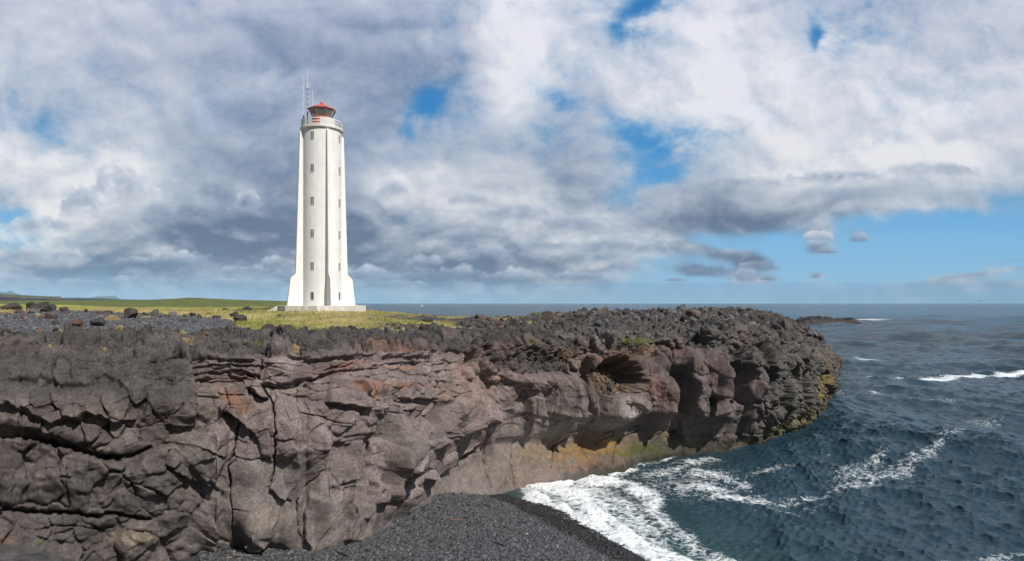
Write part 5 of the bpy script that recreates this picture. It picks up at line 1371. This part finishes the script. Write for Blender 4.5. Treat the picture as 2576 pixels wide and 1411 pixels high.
def build_rubble():
    """loose clinker lying on the brow and on the eastern point"""
    rg = np.random.RandomState(3)
    protos = [rock_shape(40+i, 2, 16, .03) for i in range(14)]
    pos, size, col = [], [], []
    n = 0
    U = rg.uniform(-60, 845, 26000); d = 26+rg.rand(26000)**1.4*100
    x = (U-512)/F*d; y = d
    cd = coast_dist(x, y)
    grav, rock, uu, vv, w, w2 = land_mask(x, y)
    keep = (cd > np.where(uu < 215, 4.2, 1.2)) & (rock > .6) & ((vv > 324) | (uu > 470)) & (rg.rand(len(x)) < .7)
    x, y, U = x[keep], y[keep], U[keep]; cd = cd[keep]
    z = np.maximum(ground(x, y), np.where(cd > 7, land_z(x, y), -9))
    s = (.08+.26*rg.rand(len(x))**2.4+.42*(rg.rand(len(x)) > .97)*rg.rand(len(x)))*np.clip(y/48, .75, 1.5)
    s *= np.where((U > 540), 1.4, 1)
    sc = np.stack([s*rg.uniform(.8, 1.4, len(x)), s*rg.uniform(.8, 1.2, len(x)), s*rg.uniform(.6, 1.1, len(x))], -1)
    v = rg.rand(len(x), 1)
    c = np.array([.056, .051, .048])*(.6+.9*v)
    g = (sstep(540, 620, U)*(rg.rand(len(x)) > .35))[:, None]
    c = c*(1-g)+np.array([.105, .099, .096])*(.4+1.0*v)*g
    br = ((fbm(x*.3, y*.3, 2.5, 3, seed=71) > .05) & (rg.rand(len(x)) > .5))[:, None]
    c = np.where(br, np.array([.085, .060, .050])*(.6+.8*v), c)
    q = CAVE[0]; k = rg.randint(0, len(q), 420); cp = q[k]          # fallen blocks on the floor of the small cave
    x = np.r_[x, cp[:, 0]]; y = np.r_[y, cp[:, 1]]; z = np.r_[z, cp[:, 2]]; cs = .12+.26*rg.rand(420)**2; s = np.r_[s, cs]
    sc = np.vstack([sc, cs[:, None]*rg.uniform(.7, 1.3, (420, 3))])
    c = np.vstack([c, np.where(rg.rand(420, 1) > .5, np.array([.12, .075, .045]), np.array([.09, .082, .078]))*(.5+.9*rg.rand(420, 1))])
    me = scatter_mesh("rubble", protos, np.stack([x, y, z+s*.02], -1).astype(np.float32), sc.astype(np.float32), rg, c)
    link("rubble", me, rock_material("clinker", s1=3, s2=16, bump=.6), kind="stuff")

build_rubble()


def build_gravel():
    rg = np.random.RandomState(8)
    protos = [rock_shape(70+i, 1, 8, .02) for i in range(8)]
    n = 60000
    U = rg.uniform(-60, 245, n); d = 36+rg.rand(n)*48; x = (U-512)/F*d; y = d
    grav, rock, uu, vv, w, w2 = land_mask(x, y)
    keep = (grav > .35) & (rg.rand(n) < .8)
    x, y = x[keep], y[keep]; n = len(x); z = land_z(x, y)
    s = .035+.06*rg.rand(n)**3+.16*(rg.rand(n) > .985)*rg.rand(n)
    v = rg.rand(n, 1); c = np.array([.105, .109, .118])*(.4+1.1*v)
    c = np.where(rg.rand(n, 1) > .965, np.array([.16, .075, .045])*(.6+.6*v), c); c = np.where(rg.rand(n, 1) > .97, np.array([.20, .18, .16])*(.6+.6*v), c)
    me = scatter_mesh("gravel", protos, np.stack([x, y, z+s*.3], -1).astype(np.float32), (s[:, None]*rg.uniform(.7, 1.3, (n, 3))).astype(np.float32), rg, c)
    link("gravel", me, M_bould, kind="stuff")

build_gravel()


def blades(name, base, height, width, rg, col, lean=.35, parent=None, mat=None, root=False):
    n = len(base)
    a = rg.uniform(0, 2*PI, n); dx = np.cos(a)*width; dy = np.sin(a)*width
    t = rg.normal(size=(n, 2))*lean*height[:, None]
    p0 = base+np.stack([-dx, -dy, 0*dx], -1); p1 = base+np.stack([dx, dy, 0*dx], -1)
    p2 = base+np.stack([t[:, 0]*.4+dx*.6, t[:, 1]*.4+dy*.6, height*.6], -1); p3 = base+np.stack([t[:, 0], t[:, 1], height], -1)
    p4 = base+np.stack([t[:, 0]*.4-dx*.6, t[:, 1]*.4-dy*.6, height*.6], -1)
    co = np.stack([p0, p1, p2, p3, p4], 1).reshape(-1, 3)
    k = (np.arange(n)*5)[:, None]
    f = np.concatenate([k+np.array([[0, 1, 2]]), k+np.array([[0, 2, 4]]), k+np.array([[4, 2, 3]])])
    col = np.repeat(col, 5, 0)
    if root:        # one root stock under the ground holds the blades together
        co = np.vstack([co, [[0, 0, -.3]]]); col = np.vstack([col, col[:1]])
        f = np.concatenate([f, np.concatenate([k, k+1, np.full_like(k, n*5)], 1)])
    return link(name, raw_mesh(name, co, f, col, False), mat, parent)


M_blade, nt, bs = new_mat("grass_blade")
_at = N(nt, "ShaderNodeAttribute", attribute_name="tint"); nt.links.new(_at.outputs["Color"], bs.inputs["Base Color"]); bs.inputs["Roughness"].default_value = .7


def build_grass():
    rg = np.random.RandomState(9)
    n = 260000
    U = rg.uniform(-40, 560, n); d = 50+rg.rand(n)**1.3*70
    x = (U-512)/F*d; y = d
    cd = coast_dist(x, y); grav, rock, uu, vv, w, w2 = land_mask(x, y)
    turf = np.clip(1-grav-rock, 0, 1)
    dens = .35+.65*sstep(-.1, .3, fbm(x*.5, y*.5, 7.7, 3, seed=41))
    r = np.hypot(x+22.8, y-76.8)
    keep = (cd > 5) & (turf > .5) & (rg.rand(n) < dens) & (r > 5.2)
    x, y, w, w2, U = x[keep], y[keep], w[keep], w2[keep], U[keep]
    z = land_z(x, y); n = len(x)
    tuft = sstep(.05, .3, fbm(x*.35, y*.35, 2.2, 3, seed=42))
    h = (.10+.16*rg.rand(n))*(1+.9*tuft)
    v = rg.rand(n, 1); k = np.clip(.62+w*2.2+w2*.9+rg.normal(size=n)*.2, 0, 1)[:, None]
    c = np.array([.20, .21, .04])*(1-k)+np.array([.40, .32, .13])*k
    flow = (rg.rand(n) > .985)[:, None]*sstep(85, 70, y)[:, None]
    c = c*(.75+.5*v); c = c*(1-flow)+np.array([.55, .50, .38])*flow
    blades("grass", np.stack([x, y, z-.02], -1), h, .012+.018*rg.rand(n), rg, c, .35, None, M_blade)["kind"] = "stuff"

build_grass()

TUFTS = [(112.5, 320, 9, 7, 900, "big tuft of dry straw coloured grass alone on the gravel"), (37, 314.6, 8, 3, 350, "dry grass tuft in front of the boulder pile"), (12, 313.2, 14, 3, 500, "wide fringe of pale dry grass below the left lava mound"),
 (120, 328, 7, 3.6, 260, "pale dry tuft at the lower edge of the gravel"), (182, 333, 5, 4, 220, "dry tuft growing between the brow boulders"), (61, 331.5, 3, 4, 120, "thin dry tuft on the left part of the gravel"), (184, 341, 16, 3.5, 420, "strip of straw grass on the brow left of a dark crag"),
 (49.5, 346, 3.4, 3.4, 160, "small straw tuft at the top of the dark slab"), (257, 344, 12, 2.6, 320, "yellow green tuft in a hollow of the brow"), (295, 348.5, 6, 5, 260, "yellow tuft with a tall stalk on the cliff top"), (296, 341, 8, 2.4, 240, "dry tuft on the brow above the yellow stalked one"),
 (103, 349, 7, 2.6, 240, "yellowish tuft beside the grey stones on the ledge"), (626, 340.5, 44, 2.0, 700, "narrow green strip of grass on the eastern promontory"), (533, 341, 5, 2.6, 200, "bright green tuft among the eastern rubble"), (590, 343.6, 8, 1.6, 200, "small green tuft left of the green strip on the promontory"), (537, 313.5, 14, 1.8, 400, "mossy green patch near the top of the eastern point"), (146, 317, 9, 2.6, 300, "white flowering dry tuft between boulders on the gravel edge")]


def build_tufts():
    rg = np.random.RandomState(15)
    dg = bpy.context.evaluated_depsgraph_get()
    for px, py, w, h, n, lab in TUFTS:
        green = "green" in lab
        # drop the tuft on whatever is met along its line of sight
        dr = Vector(((px-512)/F, 1, -(py-HOR)/F)).normalized()
        bpy.context.view_layer.update()
        hit, loc, *_ = scene.ray_cast(bpy.context.evaluated_depsgraph_get(), Vector((0, 0, EYE)), dr)
        if not hit: loc = Vector(on_land(px, py))
        s = loc.y/F
        a = rg.normal(size=n)*.33*w*s; bb = rg.normal(size=n)*.22*w*s
        base = np.stack([a, bb, np.zeros(n)-.05], -1)
        # keep the feet on the ground
        for i in range(0, n):
            if i % 6 == 0:
                ok, l2, *_ = scene.ray_cast(bpy.context.evaluated_depsgraph_get(), Vector((loc.x+a[i], loc.y+bb[i], loc.z+1.2)), Vector((0, 0, -1)), distance=2.2)
                dz = min(.14, max(-.14, l2.z-loc.z)) if ok else 0
            base[i, 2] += dz
        hh = h*s*(.45+.5*rg.rand(n))*np.exp(-(a/(.7*w*s))**2)
        v = rg.rand(n, 1)
        c = (np.array([.20, .21, .035]) if green else np.array([.40, .31, .15]))*(.6+.7*v)
        o = blades("grass_tuft", base, hh, np.full(n, .011*max(1, s/.05)), rg, c, .22, None, M_blade, True)
        o.location = loc
        tag(o, lab, "grass tuft", "tufts on the brow")

build_tufts()


def tube_curve(bm, pts, r0, r1, n=7):
    pts = [Vector(p) for p in pts]
    rings = []
    for i, p in enumerate(pts):
        d = (pts[min(i+1, len(pts)-1)]-pts[max(i-1, 0)]).normalized(); a = d.cross(Vector((0, 0, 1))).normalized(); b = a.cross(d)
        r = r0+(r1-r0)*i/(len(pts)-1)
        rings.append([bm.verts.new(p+a*r*math.cos(2*PI*k/n)+b*r*math.sin(2*PI*k/n)) for k in range(n)])
    for A, B in zip(rings, rings[1:]):
        for k in range(n): bm.faces.new((A[k], A[(k+1) % n], B[(k+1) % n], B[k]))
    bm.faces.new(list(reversed(rings[0]))); bm.faces.new(rings[-1])


def on_beach(px, py):
    d = np.linspace(25, 52, 800); x = (px-512)/F*d; z = beach_z(x, d)
    i = int(np.argmin(np.abs(HOR+F*(EYE-z)/d-py)))
    return Vector((x[i], d[i], z[i]))


def build_small():
    M_drift = paint("driftwood", (.30, .12, .06), .7, .3, 9., .3); M_straw = paint("dry_driftwood", (.42, .28, .15), .8, .3, 9., .3); M_kelp = paint("wet_kelp", (.018, .012, .008), .25, .4, 6.)
    def stick(name, pts, r0, r1, mat, lab, cat, group=None):
        w = [on_beach(*p) for p in pts]; bm = bmesh.new()
        tube_curve(bm, [q+Vector((0, 0, r0+.03+.02*(i % 2))) for i, q in enumerate(w)], r0, r1)
        return tag(bm_obj(name, bm, mat, None, True), lab, cat, group)
    stick("driftwood_stick", [(442, 516.5), (448, 519), (455, 520.4), (461, 521), (467, 523.5), (474, 526.5)], .028, .016, M_drift, "thin rusty red driftwood stick lying on the grey pebbles", "driftwood")
    rg = np.random.RandomState(4)
    for k, (px, py, lab) in enumerate([(243, 553, "long pale driftwood branch on the pebbles at the cliff foot"), (236, 556, "short pale driftwood piece left of the long branch"), (248, 557, "bleached driftwood stick in front of the long branch"), (258, 559, "straw coloured driftwood stem low at the cliff foot"), (229, 559, "bent driftwood stem nearest the left of the cliff foot"), (240, 560, "thin driftwood twig at the bottom edge of the pebbles")]):
        L = (9, 5, 6, 6, 6, 4)[k]; a = rg.uniform(-.4, .4)
        stick("driftwood_branch", [(px+L*(t-.5)*2*math.cos(a)*.5, py+L*(t-.5)*math.sin(a)*.6+rg.uniform(-.4, .4)) for t in np.linspace(0, 1, 5)], .035 if k < 2 else .02, .014, M_straw, lab, "driftwood", "driftwood at the cliff foot")
    for px, py, L, lab in [(500, 546, 12, "dark wet kelp strand on the dry middle of the pebble beach"), (343, 556, 12, "black kelp strand on pebbles near the bottom of the beach"), (585, 529, 14, "brown kelp strand lying on the wet pebbles by the surf"), (488, 507, 8, "short brown kelp strand at the upper end of the wet band"), (605, 543, 9, "brown kelp strand on the wet pebbles nearest the bottom edge")]:
        stick("kelp_strand", [(px+L*(t-.5), py+L*.30*(t-.5)+rg.uniform(-.9, .9)) for t in np.linspace(0, 1, 8)], .05, .02, M_kelp if "brown" not in lab else paint("brown_kelp", (.07, .028, .01), .3, .4, 6.), lab, "kelp", "kelp on the beach")
    # marker post in the meadow
    p = on_land(216, 312.2); bm = bmesh.new(); rod(bm, (0, 0, -.2), (0, 0, .42), .045, 8); rod(bm, (0, 0, .42), (0, 0, .46), .03, 8)
    o = bm_obj("marker_post", bm, M_white); o.location = p; tag(o, "thin white marker post standing in the grass left of the hummock", "post")
    # fishing boat on the horizon
    d = 2600.; q = P(421.5, 303, d)
    root = bpy.data.objects.new("fishing_boat", None); COL.objects.link(root); root.location = (q[0], q[1], 0)
    tag(root, "tiny white fishing boat on the horizon right of the lighthouse", "boat")
    bm = bmesh.new()
    st = [(-1, .55, 3.2), (-.6, .9, 2.7), (0, 1, 2.5), (.6, .8, 2.9), (1, .05, 4.0)]
    rows = [[bm.verts.new((a*8, b*2.4, hh)) , bm.verts.new((a*7.4, b*1.5, -.5)), bm.verts.new((a*7.4, -b*1.5, -.5)), bm.verts.new((a*8, -b*2.4, hh))] for a, b, hh in st]
    for A, B in zip(rows, rows[1:]):
        for k in range(4): bm.faces.new((A[k], A[(k+1) % 4], B[(k+1) % 4], B[k]))
    bm.faces.new(rows[0]); bm.faces.new(list(reversed(rows[-1]))); bmesh.ops.recalc_face_normals(bm, faces=bm.faces)
    bm_obj("hull", bm, M_white, root)
    bm = bmesh.new(); box(bm, .5, 4.2, -1.5, 1.5, 2.6, 6.2); box(bm, .9, 3.6, -1.2, 1.2, 6.2, 7.6); bm_obj("wheelhouse", bm, M_white, root)
    bm = bmesh.new(); rod(bm, (.2, 0, 2.6), (.2, 0, 12.5), .22, 8); rod(bm, (.2, 0, 9), (-5, 0, 4.5), .15, 8); bm_obj("mast", bm, M_white, root)
    # a seabird low over the eastern horizon
    q = P(981.3, 301.5, 90.)
    bm = bmesh.new()
    body = [(-.20, 0, .0), (-.10, 0, .01), (.02, 0, .02), (.14, 0, .03), (.20, 0, .03)]; rad = [.01, .045, .055, .035, .012]
    rings = [[bm.verts.new((p[0], r*math.cos(2*PI*k/8), p[2]+r*math.sin(2*PI*k/8))) for k in range(8)] for p, r in zip(body, rad)]
    for A, B in zip(rings, rings[1:]):
        for k in range(8): bm.faces.new((A[k], A[(k+1) % 8], B[(k+1) % 8], B[k]))
    bm.faces.new(list(reversed(rings[0]))); bm.faces.new(rings[-1])
    for sg in (-1, 1):
        pts = [((.09, .03*sg, .03), (-.05, .03*sg, .03)), ((.10, .22*sg, .16), (-.04, .22*sg, .15)), ((.0, .46*sg, .12), (-.04, .46*sg, .11))]
        rows = [[bm.verts.new(a), bm.verts.new(b), bm.verts.new((b[0], b[1], b[2]-.012)), bm.verts.new((a[0], a[1], a[2]-.012))] for a, b in pts]
        for A, B in zip(rows, rows[1:]):
            for k in range(4): bm.faces.new((A[k], A[(k+1) % 4], B[(k+1) % 4], B[k]))
        bm.faces.new(rows[0]); bm.faces.new(list(reversed(rows[-1])))
    bmesh.ops.recalc_face_normals(bm, faces=bm.faces)
    o = bm_obj("seabird", bm, M_dark, None, True); o.location = q; o.rotation_euler = (0, .1, R(60)); tag(o, "dark seabird flying just above the horizon at the far right", "seabird")

build_small()


# ---------------------------------------------------------------- far rocks and coasts
def height_patch(name, x0, x1, y0, y1, nx, ny, fz, fc, mat, kind="structure"):
    X, Y = np.meshgrid(np.linspace(x0, x1, nx), np.linspace(y0, y1, ny))
    Z = fz(X, Y); C = fc(X, Y, Z)
    return link(name, raw_mesh(name, np.stack([X, Y, Z], -1).reshape(-1, 3), grid_faces(ny, nx), C.reshape(-1, 3)), mat, None, kind)


def build_far():
    rm = rock_material("far_rock", s1=.3, s2=2., bump=.5, speck=False)
    # low skerry beyond the point
    d = 440.; xa = (800-512)/F*d; xb = (853-512)/F*d
    def fz(X, Y):
        t = (X-xa)/(xb-xa); prof = np.interp(t, [-.1, 0, .12, .3, .5, .62, .72, .8, .92, 1, 1.03], [-2, 2.2, 4.6, 5.0, 4.6, 3.4, 3.0, 4.0, 3.4, 2.0, -2])
        e = 1-((Y-d)/11.)**2
        n = fbm(X*.18, Y*.18, .5, 5, .6, seed=701); r = ridged(X*.35, Y*.35, .5, 4, .6, seed=702)
        return np.where(e > 0, prof*np.clip(e*2.4, 0, 1)**.7*(.85+.7*n)+2.0*(r-.5), -2)-.3
    def fc(X, Y, Z):
        k = sstep(3.0, 1.2, Z)[..., None]; w = sstep(1.0, .2, Z)[..., None]
        c = np.array([.036, .033, .032])*(1-k)+np.array([.075, .056, .046])*k
        return c*(1-.6*w)
    height_patch("skerry", xa-10, xb+6, d-12, d+12, 320, 60, fz, fc, rm)
    # dark ledge at the foot of the western cliff, nearest the camera
    def fz2(X, Y):
        n = fbm(X*.5, Y*.5, .5, 5, .6, seed=711); r, _ = rubble_height(X*1.6, Y*1.6, 720)
        u = 512+F*X/Y
        front = np.interp(u, [-300, -60, 0, 40, 75, 98, 106, 120], [6.6, 6.45, 6.30, 6.08, 5.75, 5.4, 5.0, 0])
        return (front+.0*X)+.12*n+.10*r-(Y-19.5)*.05-2.5*sstep(20.6, 21.4, Y+n*.6)
    def fc2(X, Y, Z):
        n = fbm(X*2, Y*2, .5, 5, .7, seed=712)[..., None]
        return np.array([.078, .072, .068])*(1+1.3*n)
    height_patch("rock_ledge", -36, -11.6, 14, 22, 420, 200, fz2, fc2, rock_material("ledge_rock", s2=20, bump=.8))
    # headlands across the bay
    fm = rock_material("headland_rock", s1=.01, s2=.06, bump=.3, speck=False)
    def headland(name, d, pts, depth, top, face, pale=None):
        us = np.linspace(pts[0][0], pts[-1][0], 260); hs = np.interp(us, [p[0] for p in pts], [p[1] for p in pts])
        xs = (us-512)/F*d; zs = EYE+(HOR-hs)/F*d
        n = fbm(xs*.02, xs*.0, .5, 4, seed=721)
        rows = []; cols = []
        prof = [(0, -.02), (0.002*depth, .35), (.004*depth, .80), (.012*depth, .85), (.05*depth, .87), (.5*depth, .94), (depth, 1.0), (depth*1.4, .8)]
        lab = [face, face, face, pale or top, top, top, top, top]
        for (q, f), cc in zip(prof, lab):
            k = fbm(xs*.03+q, xs*0+q, 1.5, 4, seed=722)
            rows.append(np.stack([xs*(1+q/d), d+q+n*12*(f > 0), np.maximum(EYE+(zs*f-EYE)*(1+q/d), -2)], -1)); cols.append(np.array(cc)[None]*(1+.5*k[:, None]))
        link(name, raw_mesh(name, np.concatenate(rows), grid_faces(len(prof), len(us))[:, ::1], np.clip(np.concatenate(cols), .003, 1)), fm, None, "structure")
    headland("headland", 1500., [(-180, 290), (0, 293.6), (20, 295), (44, 296.2), (61.0, 296.6), (61.6, 302)], 900, (.055, .065, .030), (.045, .042, .048), (.15, .13, .06))
    headland("headland", 3600., [(30, 296.8), (62, 297.6), (100, 297.9), (120, 299.2), (150, 299.9), (151, 303)], 1800, (.040, .055, .035), (.022, .028, .040))
    # mountains at the edge of sight
    def range_(pts, d):
        us = np.linspace(pts[0][0], pts[-1][0], 200); hs = np.interp(us, [p[0] for p in pts], [p[1] for p in pts])
        xs = (us-512)/F*d; zs = EYE+(HOR-hs)/F*d; n = fbm(xs*.002, xs*0, .5, 4, seed=731)
        rows = [np.stack([xs, d+0*xs, 0*xs-5], -1), np.stack([xs*1.02, d*1.02+n*200, zs*.5], -1), np.stack([xs*1.05, d*1.05+n*100, zs*1.05], -1), np.stack([xs*1.1, d*1.1+0*xs, zs*.4], -1)]
        link("mountains", raw_mesh("mountains", np.concatenate(rows), grid_faces(4, len(us)), np.full((800, 3), .06)), fm, None, "structure")
    range_([(-160, 296), (-60, 291), (-20, 292), (0, 291.6), (6, 292), (10, 290.2), (13, 292), (22, 295), (30, 297), (50, 300), (60, 302)], 15000.)
    range_([(70, 301), (78, 297.2), (84, 297.8), (90, 298), (96, 296.4), (108, 296), (116, 296.2), (119, 298), (128, 302)], 16500.)

build_far()


# ---------------------------------------------------------------- the air
def build_haze():
    bm = bmesh.new(); box(bm, -30000, 34000, -300, 19500, -4, 300)
    m = bpy.data.materials.new("sea_air"); m.use_nodes = True; nt = m.node_tree; nt.nodes.clear()
    out = nt.nodes.new("ShaderNodeOutputMaterial"); v = nt.nodes.new("ShaderNodeVolumePrincipled")
    v.inputs["Density"].default_value = 2.8e-5; v.inputs["Color"].default_value = (.50, .82, 1, 1); v.inputs["Anisotropy"].default_value = -.3
    nt.links.new(v.outputs[0], out.inputs["Volume"])
    bmesh.ops.recalc_face_normals(bm, faces=bm.faces)
    bm_obj("haze", bm, m)["kind"] = "stuff"

build_haze()
